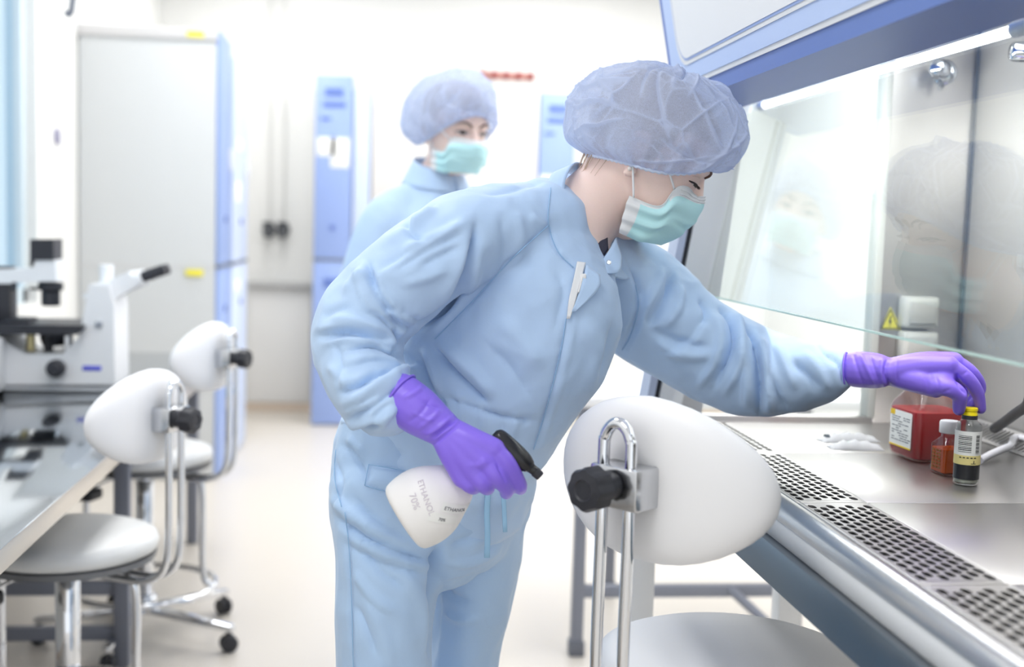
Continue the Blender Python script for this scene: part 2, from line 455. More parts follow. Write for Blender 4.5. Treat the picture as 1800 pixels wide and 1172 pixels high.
# work trays with slotted front grille, one per bay
seams = [0.42, 0.793, 1.162, 1.531, 1.888, 2.2]
GX0, GX1 = 0.572, 0.672
def slot_grille(bm, x0, x1, y0, y1, z, ncol, pitch):
    cw = (x1-x0)/ncol; nr = max(1, int((y1-y0)/pitch)); ph = (y1-y0)/nr
    sw, sl = cw*0.38, ph*0.42
    slot = []
    for k in range(16):
        a = 2*PI*k/16; c, s = math.cos(a), math.sin(a)
        slot.append((math.copysign(abs(c)**0.8, c)*sw, math.copysign(abs(s)**0.7, s)*sl))
    def rect_pt(hw, hh, a):
        c, s = math.cos(a), math.sin(a); k = min(hw/abs(c) if abs(c) > 1e-9 else 9, hh/abs(s) if abs(s) > 1e-9 else 9); return c*k, s*k
    for i in range(ncol):
        cx = x0+cw*(i+0.5)
        cells = [(y0+ph*j, y0+ph*(j+1)) for j in range(nr)] if i % 2 == 0 else [(y0+ph*(j-0.5), y0+ph*(j+0.5)) for j in range(1, nr)]
        if i % 2:
            for a, b in ((y0, y0+ph/2), (y1-ph/2, y1)):
                bm.faces.new([bm.verts.new(p) for p in ((cx-cw/2, a, z), (cx+cw/2, a, z), (cx+cw/2, b, z), (cx-cw/2, b, z))])
        for a, b in cells:
            cy = (a+b)/2; hh = (b-a)/2; hw = cw/2
            crn = math.atan2(hh, hw)
            angs = [2*PI*k/16 for k in range(16)]
            for q in (crn, PI-crn, PI+crn, 2*PI-crn):
                k = min(range(16), key=lambda k: abs(angs[k]-q)); angs[k] = q
            outer = [bm.verts.new((cx+rect_pt(hw, hh, t)[0], cy+rect_pt(hw, hh, t)[1], z)) for t in angs]
            inner = [bm.verts.new((cx+u, cy+v, z)) for u, v in slot]
            low = [bm.verts.new((cx+u, cy+v, z-0.0015)) for u, v in slot]
            for k in range(16):
                l = (k+1) % 16
                bm.faces.new((outer[k], outer[l], inner[l], inner[k])); bm.faces.new((inner[k], inner[l], low[l], low[k]))
for i, (a, b) in enumerate(zip(seams, seams[1:])):
    a2, b2 = a+0.0012, b-0.0012
    tr = obj('work_tray', box(B(), (GX1, a2, HZ-0.012), (1.105, b2, HZ), 0.0015), M_steelx, hood)
    bm = B()
    box(bm, (GX0, a2, HZ-0.010), (GX0+0.006, b2, HZ), 0.001); box(bm, (GX1-0.004, a2, HZ-0.010), (GX1, b2, HZ), 0.0008)
    box(bm, (GX0+0.006, a2, HZ-0.010), (GX1-0.004, a2+0.012, HZ), 0.0008); box(bm, (GX0+0.006, b2-0.012, HZ-0.010), (GX1-0.004, b2, HZ), 0.0008)
    slot_grille(bm, GX0+0.006, GX1-0.004, a2+0.012, b2-0.012, HZ, 7, 0.0215)
    obj('front_grille', bm, M_steelx, tr, recalc=False, smooth=0)
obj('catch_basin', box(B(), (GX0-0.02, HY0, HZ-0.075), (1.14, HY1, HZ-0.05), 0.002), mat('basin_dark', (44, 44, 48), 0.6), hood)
# rolled front lip, white band and lower apron
bm = B()
lip = [(GX0, HZ-0.002), (GX0-0.004, HZ+0.0015), (GX0-0.012, HZ+0.001), (GX0-0.020, HZ-0.002), (GX0-0.027, HZ-0.007), (GX0-0.031, HZ-0.014), (GX0-0.031, HZ-0.02), (GX0-0.015, HZ-0.024), (GX0, HZ-0.024)]
prism(bm, lip, 'y', HY0, HY1); obj('front_lip', bm, M_steel, hood, smooth=60)
obj('white_band', box(B(), (0.543, HY0, HZ-0.052), (0.60, HY1, HZ-0.021), 0.003), mat('band_white', (233, 236, 240), 0.35), hood)
bm = B()
ap = [(0.556, HZ-0.050), (0.540, HZ-0.0505), (0.530, HZ-0.046), (0.524, HZ-0.046), (0.519, HZ-0.052), (0.513, HZ-0.090), (0.520, HZ-0.094), (0.60, HZ-0.094), (0.60, HZ-0.054)]
prism(bm, ap, 'y', HY0, HY1); obj('lower_apron', bm, mat('apron_steel', (108, 120, 130), 0.3, 1.0, bump=0.06, scale=40, stretch=(1, 40, 1), bdist=0.0005), hood, smooth=50)
obj('underside', box(B(), (0.60, HY0, HZ-0.094), (1.16, HY1+0.04, HZ-0.076), 0.002), M_locker, hood)
# back wall, far side wall with glass, near side wall, roof
obj('back_wall', box(B(), (1.135, HY0, HZ-0.05), (1.16, HY1+0.04, 1.95), 0.002), M_backwall, hood)
obj('wall_seam', box(B(), (1.131, 2.194, HZ), (1.136, 2.2, 1.74)), mat('seam_dark', (96, 104, 116), 0.5, 0.5), hood)
bm = B(); box(bm, (0.965, HY1, HZ-0.05), (1.16, HY1+0.035, 1.74), 0.002); box(bm, (0.60, HY1, HZ-0.05), (0.965, HY1+0.035, HZ+0.012), 0.002)
obj('far_side_wall', bm, M_steelwall, hood)
obj('side_trim', box(B(), (0.953, HY1-0.004, HZ+0.01), (0.968, HY1+0.036, 1.74), 0.002), mat('trim_pale', (226, 226, 218), 0.4), hood)
obj('side_glass', box(B(), (0.60, HY1+0.012, HZ+0.012), (0.953, HY1+0.018, 1.74)), M_sideglass, hood)
obj('near_side_wall', box(B(), (0.60, HY0-0.03, HZ-0.05), (1.16, HY0, 1.74), 0.002), M_steelwall, hood)
obj('filter_ceiling', box(B(), (0.70, HY0, 1.71), (1.135, HY1, 1.735), 0.002), M_white, hood)
# sloping far post with its three strips
def slanted(x0b, x1b, zb, x0t, x1t, zt): return [(x0b, zb), (x1b, zb), (x1t, zt), (x0t, zt)]
bm = B(); prism(bm, slanted(0.498, 0.512, 0.83, 0.598, 0.612, 1.455), 'y', HY1-0.03, HY1+0.036); bevel_all(bm, 0.003); obj('post_blue_edge', bm, mat('post_blue', (186, 195, 216), 0.4), hood)
bm = B(); prism(bm, slanted(0.512, 0.522, 0.83, 0.612, 0.622, 1.455), 'y', HY1-0.022, HY1+0.03); obj('post_gasket', bm, M_black, hood)
bm = B(); prism(bm, slanted(0.522, 0.565, 0.83, 0.622, 0.682, 1.455), 'y', HY1-0.03, HY1+0.036); bevel_all(bm, 0.003); obj('side_post', bm, mat('post_pale', (228, 230, 231), 0.35), hood)
bm = B(); prism(bm, [(0.565, 0.83), (0.62, 0.83), (0.69, 1.46), (0.682, 1.46)], 'y', HY1, HY1+0.036); obj('post_web', bm, mat('post_grey', (196, 198, 200), 0.4), hood)
# sash
def sash_x(z): return 0.613+(z-1.103)*(0.067/0.352)
bm = B(); th = 0.006
prism(bm, [(sash_x(1.103), 1.103), (sash_x(1.103)+th, 1.103), (sash_x(1.50)+th, 1.50), (sash_x(1.50), 1.50)], 'y', HY0+0.01, HY1-0.035)
obj('sash', bm, M_sash, hood, smooth=0)
bm = B(); prism(bm, [(sash_x(1.1015)-0.0003, 1.1012), (sash_x(1.1015)+th+0.0003, 1.1012), (sash_x(1.1035)+th, 1.1034), (sash_x(1.1035), 1.1034)], 'y', HY0+0.01, HY1-0.035)
obj('sash_edge', bm, M_glassedge, hood, smooth=0)
# header: sloping front face, blue frame, white panel, silver strips
UZ = 1.453
def face_x(z): return 0.556-(z-UZ)*0.19
TOPZ = 1.98
bm = B(); prism(bm, [(face_x(UZ)+0.0, UZ), (0.668, UZ-0.002), (0.69, UZ+0.03), (0.70, 1.74), (1.16, 1.75), (1.16, TOPZ), (face_x(TOPZ), TOPZ)], 'y', HY0-0.03, HY1+0.036)
bevel_all(bm, 0.004); obj('header', bm, M_hoodblue, hood)
fn = Vector((-1, 0, -0.19)).normalized(); fu = Vector((-0.19, 0, 1)).normalized(); fy = Vector((0, 1, 0))
FO = Vector((face_x(UZ), 0, UZ))
def face_plate(name, v0, v1, y0, y1, off, th, m, r=0.0):
    bm = B(); pts = rrect(y0, v0, y1, v1, r) if r else [(y0, v0), (y1, v0), (y1, v1), (y0, v1)]
    prism(bm, pts, 'z', off, off+th)
    bmesh.ops.transform(bm, matrix=basis(fy, fu, fn, FO), verts=bm.verts[:])
    return obj(name, bm, m, hood)
ye = HY1+0.036
face_plate('silver_strip', 0.0245, 0.52, HY0, ye-0.030, 0.0, 0.003, M_silver)
face_plate('pale_border', 0.0325, 0.52, HY0, ye-0.037, 0.0, 0.005, M_palehood)
face_plate('inner_silver_strip', 0.060, 0.60, HY0-0.2, ye-0.100, 0.004, 0.003, M_silver, 0.05)
face_plate('blue_line', 0.0665, 0.60, HY0-0.2, ye-0.111, 0.0045, 0.0035, M_blue, 0.05)
face_plate('front_panel', 0.0705, 0.60, HY0-0.2, ye-0.117, 0.005, 0.004, M_panel, 0.046)
# fluorescent lamp behind the top of the sash
lt = obj('lamp_tube', tube(B(), [(0.712, 1.30, 1.457), (0.712, 2.17, 1.457)], 0.006, 16, 1), M_lamp, hood, label='lit white tube')
bm = B(); cyl(bm, (0.712, 1.265, 1.457), (0.712, 1.30, 1.457), 0.009); cyl(bm, (0.712, 2.17, 1.457), (0.712, 2.199, 1.457), 0.009); obj('lamp_socket', bm, M_white, lt)
area('hood_lamp_fill', (0.725, 1.73, 1.45), (0, math.radians(-62), 0), 0.03, 0.85, 4.0, (1, 0.995, 0.98))
area('hood_lamp_fill', (0.90, 1.2, 1.70), (0, 0, 0), 0.25, 1.5, 5, (1, 0.995, 0.98))  # added fill to brighten the hood's inside, no lamp sits here
# back grille strip at the foot of the back wall
bm = B()
x0g, x1g, zg0, zg1 = 1.085, 1.134, HZ, HZ+0.022
t2 = B(); slot_grille(t2, -0.026, 0.026, 1.42, 2.19, 0, 1, 0.0125)
bmesh.ops.transform(t2, matrix=basis(Vector((0.049, 0, 0.026)).normalized(), (0, 1, 0), Vector((-0.026, 0, 0.049)).normalized(), (1.109, 0, HZ+0.014)), verts=t2.verts[:])
merge(bm, t2)
obj('rear_grille', bm, mat('grille_pale', (206, 204, 202), 0.4, 0.6), hood, recalc=False, smooth=0)
obj('rear_gutter', box(B(), (1.100, HY0, HZ-0.04), (1.134, HY1, HZ-0.02)), mat('basin_dark', (58, 58, 62), 0.5, 0.6), hood)
# sockets, warning sticker and taps inside
M_sock = mat('socket_cream', (224, 222, 214), 0.4)
for (a, b) in (((1590, 521), (1648, 577)), ((1588, 582), (1646, 640))):
    p, q = W(a[0], a[1], HY1-0.03), W(b[0], b[1], HY1-0.03)
    s = obj('power_socket', box(B(), (p.x, HY1-0.035, q.z), (q.x, HY1, p.z), 0.006), M_sock, hood)
    obj('socket_lid', box(B(), (p.x+0.008, HY1-0.042, q.z+0.008), (q.x-0.008, HY1-0.034, p.z-0.008), 0.003), mat('socket_lid', (206, 205, 198), 0.4), s)
p0, p1, p2 = W(1566, 540, HY1-0.002), W(1548, 579, HY1-0.002), W(1585, 579, HY1-0.002)
bm = B(); prism(bm, [(p0.x, p0.z), (p1.x, p1.z), (p2.x, p1.z)], 'y', HY1-0.002, HY1)
st = obj('warning_sticker', bm, M_yellow, hood, label='yellow triangle with a black lightning bolt')
cxm, czm = p0.x, p1.z; hh = p0.z-p1.z; w2 = (p2.x-p1.x)/2
bm = B()
def tri(k, cz): return [(cxm, czm+hh*cz+hh*(1-0.333)*k), (cxm-w2*k, czm+hh*cz-hh*0.333*k), (cxm+w2*k, czm+hh*cz-hh*0.333*k)]
o1, i1 = tri(0.90, 0.333), tri(0.78, 0.333)
for k in range(3):
    l = (k+1) % 3; prism(bm, [o1[k], o1[l], i1[l], i1[k]], 'y', HY1-0.0028, HY1-0.002)
bolt = [(0.02, 0.62), (-0.16, 0.30), (0.0, 0.34), (-0.06, 0.10), (0.16, 0.42), (0.0, 0.38), (0.12, 0.62)]
prism(bm, [(cxm+u*w2, czm+v*hh) for u, v in bolt], 'y', HY1-0.0028, HY1-0.002)
obj('warning_symbol', bm, M_blackink, st, smooth=0)
def tap(p, d):
    d = Vector(d); bm = B(); cyl(bm, p, p+d*0.012, 0.024, n=20, bev=0.002); cyl(bm, p+d*0.01, p+d*0.045, 0.013, n=16)
    cyl(bm, p+d*0.045, p+d*0.085, 0.02, 0.016, n=16, bev=0.004)
    o = obj('gas_nozzle', bm, M_chrome, hood, smooth=50)
    e = p+d*0.03; bm = B(); tube(bm, [e, e+Vector((0, 0, -0.02)), e+Vector((0, 0, -0.034))+d*0.01], 0.006, 10, 4); obj('nozzle_spout', bm, M_chrome, o)
pt = W(1660, 128, HY1); tap(Vector((pt.x, HY1, pt.z)), (-0.55, -0.8, 0))
pt = Wx(1868, 93, 1.135); tap(Vector((1.135, pt.y, pt.z)), (-1, 0.15, 0))
# stand below
for (xx, yy) in ((0.49+0.02, 2.16), (0.80, 2.17), (1.10, 2.16), (0.56, 0.45), (1.10, 0.45)):
    obj('leg', box(B(), (xx-0.022, yy-0.022, 0), (xx+0.022, yy+0.022, HZ-0.09 if xx > 0.59 else HZ-0.115), 0.003), M_white, hood)
obj('end_shelf', box(B(), (0.50, 2.10, 0.705), (1.14, 2.22, 0.745), 0.004), mat('shelf_grey', (206, 207, 209), 0.45), hood)
# ---------------------------------------------------------------- left bench
BX, BZ = -0.566, 0.70
bench = thing('lab_bench', (-0.95, 2.7, 0), 'long polished steel lab bench along the left wall', 'bench')
bm = B(); box(bm, (-1.33, 0.7, BZ-0.002), (BX, 4.66, BZ), 0.0008); obj('benchtop', bm, M_steeltop, bench)
obj('edge_band', box(B(), (-1.33, 0.702, BZ-0.042), (BX-0.0005, 4.658, BZ-0.002), 0.002), mat('edge_steel', (206, 200, 192), 0.3, 0.85), bench)
for yy in (0.9, 3.25, 4.5):
    for xx in (-0.66, -1.28):
        obj('leg', box(B(), (xx-0.02, yy-0.02, 0), (xx+0.02, yy+0.02, BZ-0.042), 0.003), M_greymetal, bench)
obj('leg', box(B(), (-0.755, 3.62, 0), (-0.715, 3.66, BZ-0.042), 0.003), M_greymetal, bench)
for zz in (0.09, 0.215):
    obj('rail', box(B(), (-1.28, 3.24, zz-0.018), (-0.66, 3.27, zz+0.018), 0.003), M_greymetal, bench)
obj('rail', box(B(), (-1.28, 4.49, 0.25), (-0.66, 4.52, 0.285), 0.003), M_greymetal, bench)

# ---------------------------------------------------------------- microscope (inverted), front side towards the camera
MY = 3.60
def mp(px, py): v = W(px, py, MY); return (v.x, v.z)
mic = thing('microscope', (mp(90, 680)[0], MY+0.09, BZ), 'white inverted microscope with black stage standing on the steel bench', 'microscope')
M_mic = mat('microscope_white', (238, 240, 243), 0.35)
def mpoly(name, pts, y0, y1, m, bev=0.006, parent=mic):
    bm = B(); prism(bm, [mp(*p) for p in pts], 'y', y0, y1); bevel_all(bm, bev, 2); return obj(name, bm, m, parent)
zb = BZ
bm = B(); pts = [mp(*p) for p in [(-75, 676), (-75, 590), (-20, 580), (25, 612), (45, 622), (110, 622), (140, 590), (150, 535), (156, 500), (190, 500), (200, 540), (202, 676)]]
pts = [(x, max(z, zb+0.008)) for x, z in pts]
prism(bm, pts, 'y', MY-0.0, MY+0.20); bevel_all(bm, 0.008, 2)
obj('body', bm, M_mic, mic)
bm = B(); xl, xr = mp(-80, 680)[0], mp(200, 680)[0]
box(bm, (xl, MY-0.005, zb), (xr, MY+0.205, zb+0.009), 0.002); obj('foot', bm, mat('microscope_foot', (196, 200, 205), 0.5), mic)
bm = B(); box(bm, (mp(-80, 0)[0], MY-0.13, zb+0.002), (mp(5, 0)[0], MY+0.0, mp(0, 590)[1]), 0.008); obj('power_box', bm, M_mic, mic)
st = mpoly('stage', [(-60, 586), (-60, 570), (10, 568), (150, 570), (150, 577), (140, 586)], MY-0.04, MY+0.20, M_black, 0.003)
bm = B(); box(bm, (mp(0, 0)[0], MY+0.01, mp(0, 569)[1]), (mp(45, 0)[0], MY+0.10, mp(0, 560)[1]), 0.003); obj('slide_holder', bm, M_black, st)
bm = B(); lathe(bm, [(0, 0), (0.032, 0), (0.040, 0.02), (0.040, 0.045), (0, 0.045)], 24, Matrix.Translation((mp(75, 0)[0], MY+0.10, mp(0, 612)[1]))); obj('objective_turret', bm, M_black, mic)
for dx, mm in ((-0.055, mat('brass', (214, 200, 150), 0.3, 0.6)), (0.052, M_chrome), (-0.005, M_black)):
    bm = B(); cyl(bm, (mp(75, 0)[0]+dx, MY+0.06, mp(0, 620)[1]), (mp(75, 0)[0]+dx, MY+0.06, mp(0, 590)[1]), 0.014, n=16, bev=0.002); obj('objective_lens', bm, mm, mic)
kx, kz = mp(101, 646)
bm = B(); cyl(bm, (kx, MY, kz), (kx, MY-0.035, kz), 0.026, n=28, bev=0.004); cyl(bm, (kx, MY-0.03, kz), (kx, MY-0.055, kz), 0.018, n=28, bev=0.003); obj('focus_knob', bm, M_black, mic)
x0, z0 = mp(145, 651); x1, z1 = mp(178, 643)
bm = B(); box(bm, (x0, MY-0.0012, z0), (x1, MY+0.002, z1), 0.0004); lg = obj('name_plate', bm, mat('logo_blue', (86, 92, 214), 0.5), mic)
x0, z0 = mp(168, 575); x1, z1 = mp(180, 565)
obj('port_cap', box(B(), (x0, MY+0.006-0.012, z0), (x1, MY+0.01, z1), 0.002), mat('mid_grey', (150, 156, 166), 0.5), mic)
# head, binocular tube, eyepieces
hd = mpoly('binocular_head', [(138, 522), (175, 498), (222, 478), (240, 500), (205, 522), (195, 532), (155, 532)], MY+0.03, MY+0.16, M_mic, 0.008)
bm = B(); c = mp(173, 0)[0]; cyl(bm, (c, MY+0.1, mp(0, 500)[1]), (c, MY+0.1, mp(0, 463)[1]), 0.019, 0.021, n=20, bev=0.002); obj('camera_port', bm, M_mic, mic)
for dy in (0.055, 0.125):
    a = Vector((mp(205, 505)[0], MY+dy, mp(205, 505)[1])); b = Vector((mp(243, 489)[0], MY+dy, mp(243, 489)[1])); c2 = Vector((mp(285, 474)[0], MY+dy-0.0, mp(285, 474)[1]))
    bm = B(); cyl(bm, a, b, 0.026, n=20, bev=0.003); ep = obj('eyepiece_tube', bm, M_mic, mic)
    bm = B(); cyl(bm, b, c2, 0.0165, n=20, bev=0.004); obj('eyepiece', bm, M_black, ep)
# lamp arm
bm = B(); box(bm, (mp(-60, 0)[0], MY+0.06, mp(0, 590)[1]), (mp(2, 0)[0], MY+0.14, mp(0, 470)[1]), 0.008); obj('lamp_pillar', bm, M_black, mic)
mpoly('lamp_arm', [(-60, 500), (-60, 474), (48, 474), (52, 458), (88, 458), (90, 496), (40, 497), (10, 500)], MY+0.055, MY+0.145, M_mic, 0.008)
mpoly('lamp_house', [(44, 470), (44, 421), (86, 421), (86, 458), (50, 458), (48, 470)], MY+0.05, MY+0.15, M_black, 0.004)
bm = B(); cxx = mp(70, 0)[0]
cyl(bm, (cxx, MY+0.1, mp(0, 512)[1]), (cxx, MY+0.1, mp(0, 497)[1]), 0.036, n=24, bev=0.003); cyl(bm, (cxx, MY+0.1, mp(0, 540)[1]), (cxx, MY+0.1, mp(0, 512)[1]), 0.027, n=24, bev=0.003)
box(bm, (mp(32, 0)[0], MY+0.095, mp(0, 512)[1]), (cxx, MY+0.105, mp(0, 507)[1]), 0.001)
obj('condenser', bm, M_black, mic)
bm = B(); tube(bm, [(mp(12, 0)[0], MY+0.05, mp(0, 498)[1]), (mp(12, 0)[0], MY+0.045, mp(0, 512)[1])], 0.008, 10, 2); obj('arm_screw', bm, M_black, mic)

# ---------------------------------------------------------------- stools
def make_stool(loc, face_deg, seat_z, label, seat_r=0.19, bw=0.35, bh=0.20, seat_mat=M_seat, rise=0.27, foot_turn=0.4, hang=1.4):
    """sitter faces local +x; backrest at -x"""
    t = thing('lab_stool', loc, label, 'stool', 'white lab stools', math.radians(face_deg))
    L = dict(local=True)
    prof = [(0, seat_z-0.045), (seat_r-0.02, seat_z-0.045), (seat_r-0.004, seat_z-0.036), (seat_r, seat_z-0.022), (seat_r-0.005, seat_z-0.008), (seat_r-0.025, seat_z), (seat_r*0.5, seat_z+0.004), (0, seat_z+0.004)]
    bm = B(); lathe(bm, prof, 64); obj('seat', bm, seat_mat, t, 60, **L)
    bm = B(); lathe(bm, [(0, seat_z-0.062), (seat_r-0.03, seat_z-0.062), (seat_r-0.006, seat_z-0.056), (seat_r-0.004, seat_z-0.043), (0, seat_z-0.043)], 64); obj('seat_pan', bm, mat('pan_grey', (120, 122, 126), 0.4, 0.4), t, **L)
    # backrest: egg-shaped pad bent around the sitter
    bz = seat_z+rise; bx = -0.215; thk = 0.030
    nu, nv = 40, 28; bm = B(); rows = []
    for i in range(nv+1):
        ph = -PI/2+PI*i/nv; row = []
        for j in range(nu):
            th = 2*PI*j/nu
            # superellipsoid: y width, z height, x thickness
            cph, sph = math.cos(ph), math.sin(ph)
            cth, sth = math.cos(th), math.sin(th)
            f = lambda c, e: math.copysign(abs(c)**e, c)
            x = f(sph, 0.85)*thk
            rr = abs(cph)**0.55
            y = f(cth, 0.92)*rr*bw/2; z = f(sth, 0.9)*rr*bh/2
            z -= 0.06*abs(y)/(bw/2)*bh*0.5
            z *= 1-0.18*(abs(y)/(bw/2))**2
            x += 1.5*y*y-0.05*(z/(bh/2))*thk       # bend around the body
            row.append(bm.verts.new((bx+x, y, bz+z)))
            if i in (0, nv): break
        rows.append(row)
    for a, c in zip(rows, rows[1:]):
        for j in range(nu):
            k = (j+1) % nu
            if len(a) == 1: bm.faces.new((a[0], c[k], c[j]))
            elif len(c) == 1: bm.faces.new((a[j], a[k], c[0]))
            else: bm.faces.new((a[j], a[k], c[k], c[j]))
    br = obj('backrest', bm, M_leather, t, 180, **L)
    # bracket, black clamp and knob
    hx = bx-0.030
    bm = B(); box(bm, (hx-0.040, -0.038, bz-0.027), (hx+0.008, 0.034, bz+0.024), 0.004); bk = obj('bracket', bm, mat('bracket_steel', (206, 208, 212), 0.18, 1.0), t, **L)
    bm = B(); cyl(bm, (hx-0.036, 0.006, bz), (hx-0.056, 0.006, bz), 0.018, n=20); obj('clamp', bm, M_black, bk, local=True)
    bm = B(); lathe(bm, [(0, 0), (0.021, 0), (0.0255, 0.004), (0.026, 0.024), (0.0235, 0.030), (0.013, 0.032), (0.011, 0.030), (0, 0.030)], 40)
    for v in bm.verts:
        r = math.hypot(v.co.x, v.co.y)
        if r > 0.018:
            a = math.atan2(v.co.y, v.co.x); k = 1+0.05*math.cos(8*a); v.co.x *= k; v.co.y *= k
    bmesh.ops.transform(bm, matrix=basis((0, 0, 1), (0, -1, 0), (-1, 0, 0), (hx-0.054, 0.006, bz)), verts=bm.verts[:])
    obj('knob', bm, M_black, bk, 30, local=True)
    # bent rod: two uprights joined by a loop at the top, curving in under the seat
    rx = hx-0.030; ry = 0.0205
    path = [(-0.06, ry, seat_z-0.075), (-0.15, ry, seat_z-0.078), (rx+0.06, ry, seat_z-0.074), (rx+0.012, ry, seat_z-0.045), (rx, ry, seat_z+0.03), (rx, ry, bz-0.05), (rx, ry, bz+0.045)]
    for k in range(1, 8):
        a = PI*k/8; path.append((rx, ry*math.cos(a), bz+0.045+0.0235*math.sin(a)*1.25))
    path += [(x, -ry, z) for x, y, z in reversed(path[:7])]
    bm = B(); tube(bm, path, 0.0075, 14, 5); obj('support_rod', bm, M_chrome, t, 60, **L)
    # column, lever, foot ring, star base, casters
    bm = B(); cyl(bm, (0, 0, seat_z-0.064), (0, 0, seat_z-0.16), 0.016, n=20); cyl(bm, (0, 0, seat_z-0.10), (0, 0, 0.10), 0.026, n=24, bev=0.002); obj('column', bm, M_chrome, t, 50, **L)
    bm = B(); tube(bm, [(0.0, 0.0, seat_z-0.075), (0.05, 0.09, seat_z-0.085), (0.075, 0.135, seat_z-0.10)], 0.004, 8, 4); lv = obj('height_lever', bm, M_chrome, t, **L)
    bm = B(); box(bm, (0.045, 0.13, seat_z-0.128), (0.11, 0.195, seat_z-0.096), 0.010, 3); obj('lever_paddle', bm, M_black, lv, local=True)
    zr = 0.155; RR = seat_r+0.01
    for sgn in (1, -1):
        bm = B(); tube(bm, [(0.04*sgn, 0.0, seat_z-0.068), (0.10*sgn, 0, seat_z-0.07), (0.145*sgn, 0, seat_z-0.085), (0.165*sgn, 0, seat_z-0.13), (0.168*sgn, 0, zr+0.04), (RR*sgn, 0, zr)], 0.0095, 12, 5)
        bmesh.ops.rotate(bm, cent=(0, 0, 0), matrix=Matrix.Rotation(hang, 3, 'Z'), verts=bm.verts[:])
        obj('hanger_tube', bm, M_chrome, t, 60, **L)
    bm = B(); tube(bm, [(RR*math.cos(2*PI*i/24), RR*math.sin(2*PI*i/24), zr) for i in range(24)], 0.0095, 12, 2, closed=True); obj('foot_ring', bm, M_chrome, t, 60, **L)
    bm = B(); cyl(bm, (0, 0, 0.075), (0, 0, 0.125), 0.036, n=24, bev=0.004); hub = obj('hub', bm, M_chrome, t, 50, **L)
    for k in range(5):
        a = foot_turn+2*PI*k/5; d = Vector((math.cos(a), math.sin(a), 0)); s = Vector((-d.y, d.x, 0))
        bm = B()
        t1 = B(); box(t1, (0.02, -0.018, 0.078), (0.30, 0.018, 0.098), 0.005)
        for v in t1.verts: v.co.z -= 0.02*max(0, v.co.x)/0.3; v.co.y *= 1-0.35*v.co.x/0.3
        bmesh.ops.transform(t1, matrix=basis(d, s, (0, 0, 1), (0, 0, 0)), verts=t1.verts[:]); merge(bm, t1)
        lg = obj('base_leg', bm, M_chrome, t, **L)
        bm = B(); c = d*0.285
        sw = foot_turn*3+k*1.9; dd = Vector((math.cos(sw), math.sin(sw), 0))
        cyl(bm, c+Vector((0, 0, 0.045)), c+Vector((0, 0, 0.066)), 0.008, n=12)
        for q in (-0.011, 0.011):
            cyl(bm, c+dd*(q-0.008)+Vector((0, 0, 0.0245)), c+dd*(q+0.008)+Vector((0, 0, 0.0245)), 0.0245, n=24, bev=0.004)
        obj('caster', bm, M_black, lg, local=True)
    return t
def stool_at(px_, py_, Y_, face, **k):               # placed by the backrest's bracket
    p = W(px_, py_, Y_); a = math.radians(face)
    return ((p.x+0.25*math.cos(a), p.y+0.25*math.sin(a), 0), face, round(p.z-0.27, 3))
make_stool(*stool_at(1106, 848, 1.395, 40), 'white stool with large egg-shaped backrest in front of the hood', seat_mat=M_leather, bw=0.325, bh=0.205)
make_stool(*stool_at(290, 733, 2.50, 153), 'white stool tucked under the edge of the steel bench, nearer one', bw=0.31, bh=0.195, hang=0.12, foot_turn=0.15)
make_stool(*stool_at(394, 628, 3.38, 158), 'white stool behind the other one, beside the blue lockers', bw=0.31, bh=0.195, hang=0.3, foot_turn=0.55)

# ---------------------------------------------------------------- grey trestle under the far end of the hood
tr = thing('steel_trestle', (0.93, 3.42, 0), 'grey metal table frame on the floor behind the hood', 'table frame')
for (xx, yy) in ((0.595, 3.29), (1.24, 3.29), (0.80, 3.85), (1.44, 3.85)):
    lgo = obj('leg', box(B(), (xx-0.017, yy-0.017, 0.02), (xx+0.017, yy+0.017, 0.72), 0.003), M_greymetal, tr)
    obj('foot', box(B(), (xx-0.022, yy-0.022, 0), (xx+0.022, yy+0.022, 0.045), 0.004), mat('foot_grey', (104, 108, 118), 0.5), lgo)
obj('crossbar', box(B(), (0.60, 3.275, 0.17), (1.24, 3.305, 0.205), 0.003), M_greymetal, tr)
bm = B(); tube(bm, [W(1280, 1032, 3.29), W(1352, 1098, 3.16)], 0.014, 10, 1); obj('brace', bm, M_greymetal, tr)
obj('tabletop', box(B(), (0.57, 3.26, 0.72), (1.47, 3.89, 0.75), 0.004), M_white, tr)

# ---------------------------------------------------------------- things on the hood's work surface
def liquid(name, rgb, rough=0.05, ior=1.36):
    return mat(name, rgb, rough, trans=1.0, ior=ior)
M_clear = glassy('clear_plastic', (238, 240, 240), 0.02, 1.42)
M_clear2 = glassy('cloudy_plastic', (240, 226, 224), 0.15, 1.42)
M_cap = mat('cap_white', (246, 246, 246), 0.4)
def square_loft(bm, levels, n=6, M=None):
    """levels: (half width, half depth, corner radius, z)"""
    rings = []
    for hw, hd, r, z, *ox in levels:
        rings.append([bm.verts.new((u+(ox[0] if ox else 0), v, z)) for u, v in rrect(-hw, -hd, hw, hd, min(r, hw*0.999, hd*0.999), n)])
    m = len(rings[0])
    for a, c in zip(rings, rings[1:]):
        for j in range(m): bm.faces.new((a[j], a[(j+1) % m], c[(j+1) % m], c[j]))
    bm.faces.new(list(reversed(rings[0]))); bm.faces.new(rings[-1])
    if M is not None: bmesh.ops.transform(bm, matrix=M, verts=bm.verts[:])
    return bm
